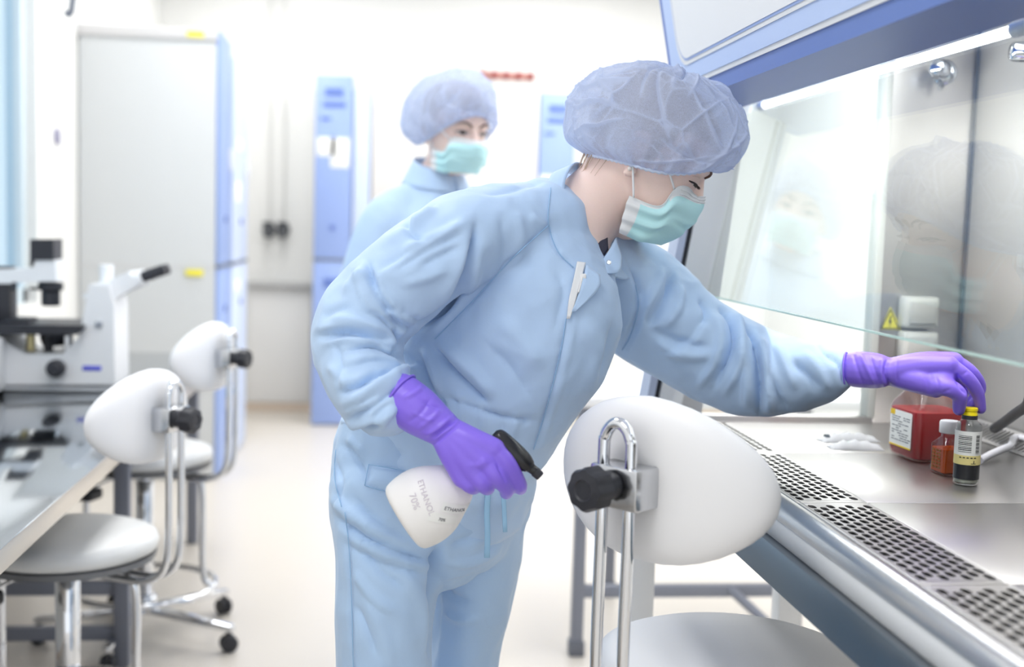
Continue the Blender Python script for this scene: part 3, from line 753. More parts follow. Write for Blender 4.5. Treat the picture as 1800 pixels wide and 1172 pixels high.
# big square bottle of red medium
bp = Vector((0.905, 1.845, HZ)); rot = Matrix.Translation(bp) @ Matrix.Rotation(math.radians(4), 4, 'Z')
bb = thing('medium_bottle', bp, 'large square clear bottle of red liquid under the gloved hand', 'bottle')
w = 0.0475
bm = square_loft(B(), [(w-0.012, w-0.012, 0.012, 0.001), (w-0.003, w-0.003, 0.014, 0.005), (w, w, 0.014, 0.016), (w, w, 0.014, 0.083), (w-0.003, w-0.003, 0.014, 0.092), (0.030, 0.030, 0.0295, 0.112, -0.010), (0.026, 0.026, 0.0255, 0.117, -0.013), (0.026, 0.026, 0.0255, 0.124, -0.013)], 6, rot)
obj('bottle_body', bm, M_clear2, bb, 40)
bm = square_loft(B(), [(w-0.014, w-0.014, 0.010, 0.003), (w-0.0045, w-0.0045, 0.012, 0.007), (w-0.0018, w-0.0018, 0.0125, 0.017), (w-0.0018, w-0.0018, 0.0125, 0.082)], 6, rot)
obj('red_medium', bm, mat('red_medium', (222, 84, 90), 0.15, trans=0.35, ior=1.2), bb, 40)
bm = B(); lathe(bm, [(0, 0), (0.028, 0), (0.029, 0.002), (0.029, 0.018), (0.027, 0.021), (0, 0.021)], 40, rot @ Matrix.Translation((-0.013, 0.0, 0.1245)))
obj('cap', bm, M_cap, bb, 40)
# second loose cap edge seen left of the hand
face = rot @ Matrix.Translation((-w-0.0008, 0, 0)); 
lab = B(); prism(lab, rrect(-0.034, 0.020, 0.034, 0.079, 0.003, 3), 'z', 0, 0.0006)
Ml = rot @ basis((0, -1, 0), (0, 0, 1), (-1, 0, 0), (-w-0.0002, 0, 0))
bmesh.ops.transform(lab, matrix=Ml, verts=lab.verts[:]); lb = obj('label', lab, M_paper, bb)
bm = B()
prism(bm, [(-0.034, 0.020), (0.034, 0.020), (0.034, 0.0225), (-0.034, 0.0225)], 'z', 0.0006, 0.0009); prism(bm, [(-0.034, 0.0705), (-0.020, 0.0705), (-0.020, 0.079), (-0.034, 0.079)], 'z', 0.0006, 0.0009)
bmesh.ops.transform(bm, matrix=Ml, verts=bm.verts[:]); obj('label_band', bm, mat('label_yellow', (240, 200, 40), 0.5), lb)
bm = B(); rnd = random.Random(3)
for r_ in range(11):
    zz = 0.068-0.0038*r_; x = -0.028
    while x < 0.024:
        l_ = rnd.uniform(0.004, 0.012)
        if rnd.random() < 0.75: prism(bm, [(x, zz), (x+l_, zz), (x+l_, zz+0.0012), (x, zz+0.0012)], 'z', 0.0006, 0.0009)
        x += l_+0.0025
bmesh.ops.transform(bm, matrix=Ml, verts=bm.verts[:]); obj('label_print', bm, M_ink, lb, smooth=0)
# small octagonal bottle of orange liquid
sp = Vector((0.882, 1.725, HZ)); rot2 = Matrix.Translation(sp) @ Matrix.Rotation(math.radians(6), 4, 'Z')
sb = thing('reagent_bottle', sp, 'small square bottle of orange liquid with white screw cap', 'bottle')
w2s = 0.0195
bm = square_loft(B(), [(w2s-0.003, w2s-0.003, 0.004, 0.0008), (w2s, w2s, 0.0045, 0.004), (w2s, w2s, 0.0045, 0.046), (0.0125, 0.0125, 0.0124, 0.058), (0.0120, 0.0120, 0.0119, 0.066)], 5, rot2); obj('bottle_body', bm, M_clear, sb, 40)
bm = square_loft(B(), [(w2s-0.005, w2s-0.005, 0.003, 0.0018), (w2s-0.0012, w2s-0.0012, 0.0035, 0.005), (w2s-0.0012, w2s-0.0012, 0.0035, 0.0405)], 5, rot2); obj('orange_liquid', bm, mat('orange_liquid', (236, 96, 24), 0.15, trans=0.35, ior=1.2), sb, 40)
bm = B(); lathe(bm, [(0, 0), (0.0150, 0), (0.0156, 0.001), (0.0156, 0.016), (0.0142, 0.0185), (0, 0.0185)], 40, rot2 @ Matrix.Translation((0, 0, 0.064)))
for v in bm.verts: pass
obj('cap', bm, M_cap, sb, 40)
Ms = rot2 @ basis((0, -1, 0), (0, 0, 1), (-1, 0, 0), (-w2s-0.0002, 0, 0))
bm = B()
for r_ in range(6):
    zz = 0.010+0.0052*r_
    for c_ in range(3):
        x = -0.0125+0.0085*c_; prism(bm, [(x, zz), (x+0.0055, zz), (x+0.0055, zz+0.0028), (x, zz+0.0028)], 'z', 0, 0.0004)
bmesh.ops.transform(bm, matrix=Ms, verts=bm.verts[:]); obj('printed_scale', bm, mat('amber_print', (132, 84, 20), 0.5), sb, smooth=0)
# glass vial with barcode label
vp = Vector((0.874, 1.652, HZ)); VR = 0.0182; VH = 0.110
vi = thing('glass_vial', vp, 'clear vial with yellow cap and barcode label, gripped by the reaching hand', 'vial')
def atv(z): return Matrix.Translation(vp+Vector((0, 0, z)))
bm = B(); lathe(bm, [(0, 0.0005), (VR-0.002, 0.0005), (VR, 0.0025), (VR, VH*0.80), (VR-0.002, VH*0.835), (VR*0.66, VH*0.865), (VR*0.60, VH*0.88), (VR*0.60, VH*0.90), (0, VH*0.90)], 48, atv(0)); obj('glass_body', bm, M_clear, vi, 50)
bm = B(); lathe(bm, [(0, 0.003), (VR-0.003, 0.003), (VR-0.0012, 0.005), (VR-0.0012, 0.0095), (0, 0.0095)], 48, atv(0)); obj('pale_sediment', bm, mat('sediment', (206, 208, 190), 0.4), vi, 50)
bm = B(); lathe(bm, [(0, 0.0095), (VR+0.0003, 0.0095), (VR+0.0003, 0.0315), (0, 0.0315)], 48, atv(0)); obj('black_band', bm, M_blackgloss, vi, 50)
def wrap(bm, a0, a1, z0, z1, r, n=24, mi=0):
    rows = []
    for i in range(n+1):
        a = a0+(a1-a0)*i/n
        rows.append((bm.verts.new((vp.x+r*math.cos(a), vp.y+r*math.sin(a), vp.z+z0)), bm.verts.new((vp.x+r*math.cos(a), vp.y+r*math.sin(a), vp.z+z1))))
    for p_, q_ in zip(rows, rows[1:]): bm.faces.new((p_[0], q_[0], q_[1], p_[1])).material_index = mi
AC = -PI/2-math.atan2(0.874, 1.652)
bm = B(); wrap(bm, AC-1.9, AC+1.9, 0.0315, 0.0455, VR+0.0006, 40, 0); wrap(bm, AC-1.9, AC+1.9, 0.0455, 0.081, VR+0.0006, 40, 1)
vl = obj('label', bm, [mat('label_cream', (238, 222, 150), 0.5), M_paper], vi, 180)
bm = B()
for k in range(10):
    z = 0.0505+0.0026*k; wrap(bm, AC-0.75, AC+0.28, z, z+(0.0012 if k % 3 else 0.0007), VR+0.0009, 14)
for k in range(16):
    z = 0.0485+0.0018*k; wrap(bm, AC+0.62, AC+0.95, z, z+(0.0011 if (k*7) % 3 else 0.0005), VR+0.0009, 8)
for k in range(5): wrap(bm, AC-0.6+0.28*k, AC-0.6+0.28*k+0.18, 0.0415, 0.0430, VR+0.0009, 6)
wrap(bm, AC+0.5, AC+0.56, 0.034, 0.0385, VR+0.0009, 3); wrap(bm, AC+0.3, AC+0.7, 0.0335, 0.0342, VR+0.0009, 5)
obj('barcode', bm, M_blackink, vl, 180)
bm = B(); lathe(bm, [(0, 0), (VR*0.62, 0), (VR*0.62, 0.006), (0, 0.006)], 32, atv(VH*0.885)); obj('dark_collar', bm, M_black, vi)
bm = B(); lathe(bm, [(0, 0), (0.0108, 0), (0.0112, 0.001), (0.0112, 0.004), (0.0104, 0.006), (0.0100, 0.0085), (0.0110, 0.0095), (0.0110, 0.013), (0.0098, 0.014), (0, 0.014)], 40, atv(VH*0.915)); obj('cap', bm, mat('cap_yellow', (248, 226, 20), 0.4), vi, 40)
# wrapped syringes
M_wrap = mat('wrapper_film', (236, 238, 240), 0.25, trans=0.35, ior=1.2)
for i, (pa, pb, lbl) in enumerate((((1446, 769), (1535, 768), 'wrapped syringe with dark plunger tip lying on the steel tray'), ((1462, 781), (1546, 783), 'wrapped needle packet with a mint green hub, nearer the slotted grille'))):
    a, b = Wz(pa[0], pa[1], HZ+0.006), Wz(pb[0], pb[1], HZ+0.006); d = (b-a).normalized(); sd = Vector((-d.y, d.x, 0)); L_ = (b-a).length; mid = (a+b)/2
    t = thing('syringe_packet', (mid.x, mid.y, HZ), lbl, 'syringe', 'syringe packets on the work tray')
    bm = B(); nx = 14; top = []; bot = []
    for u in range(nx+1):
        fu_ = u/nx; e = 0.012+0.004*math.sin(fu_*9+i)
        h = 0.0155*max(0.06, math.sin(PI*min(1, max(0, fu_)))**0.5)
        c = a+d*(L_*(fu_*1.12-0.06)); c.z = HZ
        top.append([bm.verts.new(c+sd*s_+Vector((0, 0, 0.0006+h*(1-(s_/0.017)**2)*(0.9+0.15*math.sin(u*2.1))))) for s_ in (-0.017, -0.011, -0.004, 0.004, 0.011, 0.017)])
        bot.append([bm.verts.new(c+sd*s_+Vector((0, 0, 0.0003))) for s_ in (-0.017, 0.017)])
    for u in range(nx):
        for s_ in range(5): bm.faces.new((top[u][s_], top[u+1][s_], top[u+1][s_+1], top[u][s_+1]))
        bm.faces.new((bot[u][0], bot[u][1], bot[u+1][1], bot[u+1][0]))
        bm.faces.new((top[u][0], bot[u][0], bot[u+1][0], top[u+1][0])); bm.faces.new((top[u][5], top[u+1][5], bot[u+1][1], bot[u][1]))
    obj('wrapper', bm, M_wrap, t, 60)
    zc = Vector((0, 0, 0.0022))
    bm = B(); cyl(bm, a+d*0.012+zc*0, b-d*0.02+zc*0, 0.0050, n=16, bev=0.001); obj('barrel', bm, M_cap, t)
    bm = B()
    if i == 0: cyl(bm, a+d*0.004, a+d*0.0115, 0.0062, n=16); obj('plunger', bm, mat('plunger_dark', (70, 82, 92), 0.5), t)
    else: cyl(bm, a+d*0.020, a+d*0.036, 0.0058, n=16); obj('needle_hub', bm, mat('mint_green', (150, 214, 190), 0.4), t)
# black hose and pale tube coming from the right
a = Wz(1742, 762, HZ+0.05)
pts = [Wx(1736, 752, 1.06), Wx(1765, 741, 1.04), Wx(1800, 716, 1.0), Wx(1850, 672, 0.95), Wx(1960, 640, 0.93)]
pts[0] = Vector((1.09, 1.97, HZ+0.02)); pts[1] = W(1768, 740, 1.86)
pts = [Vector((1.098, 1.985, HZ+0.028)), W(1766, 741, 1.88), W(1802, 716, 1.74), W(1860, 690, 1.60), Vector((1.06, 1.25, 0.93)), Vector((1.08, 1.0, HZ+0.012)), Vector((1.06, 0.8, HZ+0.0085))]
bm = B(); tube(bm, pts, 0.0085, 14, 6); o = free_obj('suction_hose', bm, M_black, (1.08, 1.0, HZ), 60); tag(o, 'thick black hose curving up behind the vial at right edge', 'hose')
pts = [Wz(1722, 809, HZ+0.006), Wz(1745, 797, HZ+0.012), Wz(1775, 784, HZ+0.02), Wz(1806, 772, HZ+0.022), Vector((1.08, 1.5, HZ+0.012)), Vector((1.06, 1.2, HZ+0.007))]
bm = B(); tube(bm, pts, 0.0062, 12, 6); o = free_obj('pale_tube', bm, mat('tube_white', (222, 222, 226), 0.35), (1.06, 1.3, HZ), 60); tag(o, 'thin pale plastic tube lying on the tray to the right of the vial', 'tube')
# ---------------------------------------------------------------- people: sculpting helpers
def lerp_nodes(nodes, k):
    """Catmull-Rom over tuples of floats"""
    A = np.array(nodes, float); out = []
    for i in range(len(A)-1):
        p1, p2 = A[i], A[i+1]; p0 = A[i-1] if i else 2*p1-p2; p3 = A[i+2] if i+2 < len(A) else 2*p2-p1
        for j in range(k):
            t = j/k; out.append(0.5*((2*p1)+(p2-p0)*t+(2*p0-5*p1+4*p2-p3)*t*t+(3*p1-p0-3*p2+p3)*t**3))
    out.append(A[-1]); return np.array(out)
def cam_depth(p): return -(RCT @ (np.array(p)-np.array(CAMPOS)))[2]
def loft3(bm, rows, n=32, round_ends=True):
    """rows: (centre, axis S, axis D, a, b)"""
    rings = []
    for c, S, D, a, b in rows:
        rings.append([bm.verts.new(c+S*(a*math.cos(2*PI*j/n))+D*(b*math.sin(2*PI*j/n))) for j in range(n)])
    for A, C in zip(rings, rings[1:]):
        for j in range(n): bm.faces.new((A[j], A[(j+1) % n], C[(j+1) % n], C[j]))
    bm.faces.new(list(reversed(rings[0]))); bm.faces.new(rings[-1])
    return bm
def ploft(bm, nodes, k=5, n=32):
    """nodes (px, py, Y, half width in px, half depth in m, yaw deg): a limb or trunk laid out through space"""
    N = lerp_nodes([tuple(q)+(0,)*(6-len(q)) for q in nodes], k)
    C = [W(q[0], q[1], q[2]) for q in N]; rows = []
    for i, q in enumerate(N):
        T = (C[min(i+1, len(C)-1)]-C[max(i-1, 0)]).normalized()
        V = (C[i]-CAMPOS).normalized()
        S = T.cross(V)
        S = S.normalized(); D = S.cross(T).normalized()
        ph = math.radians(q[5]); a = max(0.001, q[3])*cam_depth(C[i])/FPX; b = q[4] if q[4] > 0 else a
        if ph:
            a = math.sqrt(max(1e-6, (a*a-(b*math.sin(ph))**2))/math.cos(ph)**2)
            S, D = S*math.cos(ph)+D*math.sin(ph), D*math.cos(ph)-S*math.sin(ph)
        rows.append((C[i], S, D, a, b))
    # rounded ends
    def cap(r, r2, sgn):
        c, S, D, a, b = r; T = (c-r2[0]).normalized(); m = min(a, b)
        return [(c+T*(m*0.5*math.sin(t)), S, D, a*math.cos(t)*1.0, b*math.cos(t)) for t in (0.5, 0.95, 1.3)]
    rows = list(reversed(cap(rows[0], rows[1], -1)))+rows+cap(rows[-1], rows[-2], 1)
    return loft3(bm, rows, n)
def sph_tube(bm, pts, rad, n=14, k=4):
    """round-ended limb through world points"""
    A = lerp_nodes([tuple(p)+(r,) for p, r in zip(pts, rad)], k)
    C = [Vector(q[:3]) for q in A]; rows = []
    T0 = (C[1]-C[0]).normalized(); up = Vector((0, 0, 1)) if abs(T0.z) < 0.9 else Vector((0, 1, 0))
    N = (up-T0*up.dot(T0)).normalized()
    for i, q in enumerate(A):
        T = (C[min(i+1, len(C)-1)]-C[max(i-1, 0)]).normalized(); N = (N-T*N.dot(T)).normalized()
        rows.append((C[i], N, T.cross(N), q[3], q[3]))
    def cap(r, r2):
        c, S, D, a, b = r; T = (c-r2[0]).normalized()
        return [(c+T*(a*math.sin(t)), S, D, a*math.cos(t), a*math.cos(t)) for t in (0.4, 0.8, 1.15, 1.45)]
    rows = list(reversed(cap(rows[0], rows[1])))+rows+cap(rows[-1], rows[-2])
    return loft3(bm, rows, n)
def ellipsoid(bm, c, ax, r, nu=28, nv=18):
    t = B(); bmesh.ops.create_uvsphere(t, u_segments=nu, v_segments=nv, radius=1.0)
    bmesh.ops.transform(t, matrix=basis(ax[0]*r[0], ax[1]*r[1], ax[2]*r[2], c), verts=t.verts[:]); merge(bm, t)
def remesh(bm, voxel):
    bmesh.ops.recalc_face_normals(bm, faces=bm.faces[:])
    me = bpy.data.meshes.new('r'); bm.to_mesh(me); bm.free()
    o = bpy.data.objects.new('r', me); COL.objects.link(o)
    md = o.modifiers.new('r', 'REMESH'); md.mode = 'VOXEL'; md.voxel_size = voxel; md.adaptivity = 0
    dg = bpy.context.evaluated_depsgraph_get(); dg.update()
    m2 = bpy.data.meshes.new_from_object(o.evaluated_get(dg))
    bpy.data.objects.remove(o); bpy.data.meshes.remove(me)
    return m2
class Sculpt:
    def __init__(s, me):
        s.me = me; n = len(me.vertices); s.co = np.empty(n*3); me.vertices.foreach_get('co', s.co); s.co = s.co.reshape(-1, 3)
        e = np.empty(len(me.edges)*2, int); me.edges.foreach_get('vertices', e); s.e = e.reshape(-1, 2)
        s.deg = np.bincount(s.e.ravel(), minlength=n).astype(float)[:, None]; s.deg[s.deg == 0] = 1
    def smooth(s, it=5, f=0.5, w=None):
        for _ in range(it):
            acc = np.zeros_like(s.co); np.add.at(acc, s.e[:, 0], s.co[s.e[:, 1]]); np.add.at(acc, s.e[:, 1], s.co[s.e[:, 0]])
            d = acc/s.deg-s.co
            s.co = s.co+d*f*(1 if w is None else w[:, None])
    def write(s):
        s.me.vertices.foreach_set('co', s.co.ravel()); s.me.update()
    def normals(s):
        s.write(); n = np.empty(len(s.co)*3); s.me.vertex_normals.foreach_get('vector', n); return n.reshape(-1, 3)
    def strokes(s, L, ymax=None):
        """folds pressed into the cloth: (pixel polyline, width px, height m[, nearest Y, farthest Y])"""
        nr = s.normals(); px = proj(s.co); view = s.co-np.array(CAMPOS); view /= np.linalg.norm(view, axis=1)[:, None]
        face = np.clip(-(nr*view).sum(1)*2.5+0.25, 0, 1)
        disp = np.zeros(len(s.co))
        for st in L:
            pts, w, h = st[:3]; y0, y1 = (st[3], st[4]) if len(st) > 4 else (0, 99); step = len(st) == 4
            P = np.array([(q.x, q.y) for q in smooth_path([(a, b, 0) for a, b in pts], 5)])
            best = np.full(len(s.co), 1e9); tt = np.zeros(len(s.co)); m = len(P)-1
            lo = P.min(0)-5*w; hi = P.max(0)+5*w
            idx = np.where((px[:, 0] > lo[0]) & (px[:, 0] < hi[0]) & (px[:, 1] > lo[1]) & (px[:, 1] < hi[1]) & (s.co[:, 1] >= y0) & (s.co[:, 1] <= y1) & (face > 0))[0]
            if not len(idx): continue
            q = px[idx]; bd = np.full(len(idx), 1e9); bt = np.zeros(len(idx)); sg = np.zeros(len(idx))
            for i in range(m):
                a, b = P[i], P[i+1]; ab = b-a; L2 = (ab**2).sum()+1e-9
                t = np.clip(((q-a)@ab)/L2, 0, 1); d = np.linalg.norm(q-(a+t[:, None]*ab), axis=1)
                k = d < bd; bd[k] = d[k]; bt[k] = (i+t[k])/m; sg[k] = np.sign(ab[0]*(q[k, 1]-a[1])-ab[1]*(q[k, 0]-a[0]))
            tp = np.clip(np.sin(PI*np.clip(bt, 0.0, 1.0))*1.6, 0.05, 1)
            if step:                                     # cloth lapping over: raised on one side, tucked in on the other
                disp[idx] += -h*np.tanh(sg*bd/(0.35*w))*np.exp(-(bd/(2.2*w))**2)*tp*face[idx]; continue
            disp[idx] += h*(np.exp(-(bd/w)**2) if h > 0 else 0.55*np.exp(-(bd/w)**2)+0.6*np.exp(-bd/(0.45*w)))*tp*face[idx]
        s.co = s.co+nr*disp[:, None]
    def ripple(s, amp, scale, stretch=(1, 1, 1), seed=0.0, ridge=True, w=None):
        nr = s.normals(); out = np.zeros(len(s.co)); st = np.array(stretch)*scale
        for i, c in enumerate(s.co):
            v = noise.noise(Vector(c*st+seed)); out[i] = (1-2*abs(v)*1.4) if ridge else v
        s.co = s.co+nr*(out*amp*(1 if w is None else w))[:, None]

# ---------------------------------------------------------------- cloth, skin, glove materials
def cloth(name, rgb):
    m = mat(name, rgb, 0.62, sheen=0.25, spec=0.3)
    nt = m.node_tree; b = nt.nodes['Principled BSDF']
    tc = nt.nodes.new('ShaderNodeTexCoord'); h = None; adds = []
    for sc, ds in ((9.0, 0.008), (26.0, 0.003), (900.0, 0.0003)):
        nz = nt.nodes.new('ShaderNodeTexNoise'); nz.inputs['Scale'].default_value = sc; nz.inputs['Detail'].default_value = 3; nz.inputs['Distortion'].default_value = 0.6
        nt.links.new(tc.outputs['Object'], nz.inputs['Vector'])
        bp = nt.nodes.new('ShaderNodeBump'); bp.inputs['Strength'].default_value = 0.35; bp.inputs['Distance'].default_value = ds
        nt.links.new(nz.outputs['Fac'], bp.inputs['Height'])
        if h is not None: nt.links.new(h.outputs[0], bp.inputs['Normal'])
        h = bp
    nt.links.new(h.outputs[0], b.inputs['Normal'])
    return m
M_scrub = cloth('blue_scrub_cloth', (188, 214, 245))
M_scrub2 = cloth('blue_trouser_cloth', (182, 210, 242))
M_seam = mat('seam_blue', (156, 194, 230), 0.7)
M_skin = mat('skin', (247, 220, 210), 0.5, sub=0.1, bump=0.12, scale=500, bdist=0.0004, var=0.03)
M_glove = mat('violet_nitrile', (142, 114, 238), 0.34, bump=0.25, scale=70, bdist=0.0015)
M_hair = mat('dark_blond_hair', (176, 156, 142), 0.5, bump=0.5, scale=90, stretch=(1, 1, 6), bdist=0.002, var=0.25)
M_brow = mat('eyebrow_brown', (92, 68, 58), 0.7)
M_eyewhite = mat('eye_white', (236, 230, 228), 0.15)
M_iris = mat('iris', (64, 58, 62), 0.1)
M_lash = mat('lash_dark', (44, 36, 36), 0.6)
M_aqua = mat('mask_aqua', (198, 243, 247), 0.75, bump=0.2, scale=400, bdist=0.0005, var=0.03)
M_maskwhite = mat('mask_white', (240, 242, 244), 0.75)
def cap_material():
    m = bpy.data.materials.new('cap_nonwoven'); m.use_nodes = True; nt = m.node_tree; nt.nodes.clear()
    out = nt.nodes.new('ShaderNodeOutputMaterial'); tr = nt.nodes.new('ShaderNodeBsdfTransparent'); df = nt.nodes.new('ShaderNodeBsdfDiffuse'); tl = nt.nodes.new('ShaderNodeBsdfTranslucent')
    c = lin((218, 230, 255))+(1,); df.inputs[0].default_value = c; tl.inputs[0].default_value = c; tr.inputs[0].default_value = (0.93, 0.95, 1, 1)
    a = nt.nodes.new('ShaderNodeMixShader'); a.inputs[0].default_value = 0.45; nt.links.new(df.outputs[0], a.inputs[1]); nt.links.new(tl.outputs[0], a.inputs[2])
    tc = nt.nodes.new('ShaderNodeTexCoord'); nz = nt.nodes.new('ShaderNodeTexNoise'); nz.inputs['Scale'].default_value = 300; nz.inputs['Detail'].default_value = 4; nz.inputs['Distortion'].default_value = 2.5
    nt.links.new(tc.outputs['Object'], nz.inputs['Vector'])
    mr = nt.nodes.new('ShaderNodeMapRange'); mr.inputs[1].default_value = 0.3; mr.inputs[2].default_value = 0.7; mr.inputs[3].default_value = 0.58; mr.inputs[4].default_value = 0.82
    nt.links.new(nz.outputs['Fac'], mr.inputs[0])
    at = nt.nodes.new('ShaderNodeAttribute'); at.attribute_name = 'fold'      # doubled fabric is denser
    ad = nt.nodes.new('ShaderNodeMath'); ad.operation = 'ADD'; ad.use_clamp = True
    nt.links.new(mr.outputs[0], ad.inputs[0]); nt.links.new(at.outputs['Fac'], ad.inputs[1])
    mx = nt.nodes.new('ShaderNodeMixShader'); nt.links.new(ad.outputs[0], mx.inputs[0]); nt.links.new(tr.outputs[0], mx.inputs[1]); nt.links.new(a.outputs[0], mx.inputs[2])
    nt.links.new(mx.outputs[0], out.inputs[0]); return m
M_bouffant = cap_material()

# ---------------------------------------------------------------- head (local frame: f forward, l left, u up; origin between the ear canals)
HEAD = [(-0.085, 0.044, 0.070, 0.016), (-0.081, 0.028, 0.080, 0.028), (-0.073, 0.012, 0.0860, 0.038), (-0.063, -0.004, 0.0900, 0.048), (-0.050, -0.018, 0.0900, 0.0555), (-0.030, -0.050, 0.0900, 0.061),
        (-0.006, -0.082, 0.0905, 0.067), (0.022, -0.095, 0.0875, 0.070), (0.045, -0.100, 0.0930, 0.0725), (0.070, -0.100, 0.0915, 0.0745), (0.095, -0.094, 0.0790, 0.070), (0.117, -0.076, 0.0540, 0.056), (0.131, -0.048, 0.0250, 0.036), (0.136, -0.022, -0.004, 0.012)]
def head_geo(bm, M):
    t = B(); N = lerp_nodes(HEAD, 3); n = 48; rings = []
    for u, fb, ff, w in N:
        ring = []
        for j in range(n):
            a = 2*PI*j/n; c, s = math.cos(a), math.sin(a)
            e = 0.86 if c > 0 else 1.0
            cx = (fb+ff)/2; ring.append(t.verts.new((cx+(ff-fb)/2*math.copysign(abs(c)**e, c), w*math.copysign(abs(s)**(0.92 if c > 0 else 1), s), u)))
        rings.append(ring)
    for A, C in zip(rings, rings[1:]):
        for j in range(n): t.faces.new((A[j], A[(j+1) % n], C[(j+1) % n], C[j]))
    t.faces.new(list(reversed(rings[0]))); t.faces.new(rings[-1])
    V = Vector
    sph_tube(t, [V((0.084, 0, 0.040)), V((0.094, 0, 0.018)), V((0.101, 0, -0.004)), V((0.102, 0, -0.013))], [0.007, 0.0075, 0.0100, 0.0090])
    for s in (1, -1):
        sph_tube(t, [V((0.094, 0.009*s, -0.016)), V((0.088, 0.012*s, -0.013))], [0.0075, 0.006])
        sph_tube(t, [V((0.086, 0.010*s, 0.044)), V((0.083, 0.030*s, 0.047)), V((0.067, 0.050*s, 0.038))], [0.0085, 0.0095, 0.007])
        # ear
        sph_tube(t, [V((-0.016, 0.073*s, -0.018)), V((-0.008, 0.072*s, -0.012)), V((-0.016, 0.074*s, -0.004)), V((-0.030, 0.079*s, 0.012)), V((-0.036, 0.081*s, 0.030)), V((-0.026, 0.079*s, 0.041)), V((-0.012, 0.075*s, 0.038)), V((-0.008, 0.072*s, 0.022))], [0.0065, 0.006, 0.0055, 0.0045, 0.0045, 0.0045, 0.0045, 0.004])
        sph_tube(t, [V((-0.020, 0.069*s, -0.002)), V((-0.022, 0.070*s, 0.026))], [0.009, 0.011])
    sph_tube(t, [V((0.086, 0.020, -0.046)), V((0.0945, 0, -0.043)), V((0.086, -0.020, -0.046))], [0.004, 0.0065, 0.004])
    sph_tube(t, [V((0.085, 0.018, -0.051)), V((0.0925, 0, -0.055)), V((0.085, -0.018, -0.051))], [0.004, 0.007, 0.004])
    bmesh.ops.recalc_face_normals(t, faces=t.faces[:])
    bmesh.ops.transform(t, matrix=M, verts=t.verts[:]); merge(bm, t)
EYES = [Vector((0.080, s*0.0305, 0.0215)) for s in (1, -1)]
def carve_face(S, M):
    """lid bulges, lid folds and inner corners pressed into the remeshed head"""
    Mi = np.array(M.inverted()); L = S.co@Mi[:3, :3].T+Mi[:3, 3]
    R3 = np.array(M)[:3, :3]; d = np.zeros_like(L)
    for e in EYES:
        s = 1 if e.y > 0 else -1
        def g(df, dl, du, sf, sl, su):
            q = (L-np.array((e.x+df, e.y+dl*s, e.z+du)))/np.array([sf, sl, su]); return np.exp(-(q**2).sum(1))
        d[:, 0] += 0.0030*g(0, 0, 0, 0.02, 0.013, 0.009)
        d[:, 0] -= 0.0038*g(0, 0.001, 0.0125, 0.02, 0.017, 0.0042)
        d[:, 0] -= 0.0050*g(0.004, -0.0165, 0.003, 0.02, 0.006, 0.008)
        d[:, 0] -= 0.0022*g(0, 0.0, -0.0125, 0.02, 0.016, 0.004)
    S.co = S.co+d@R3.T
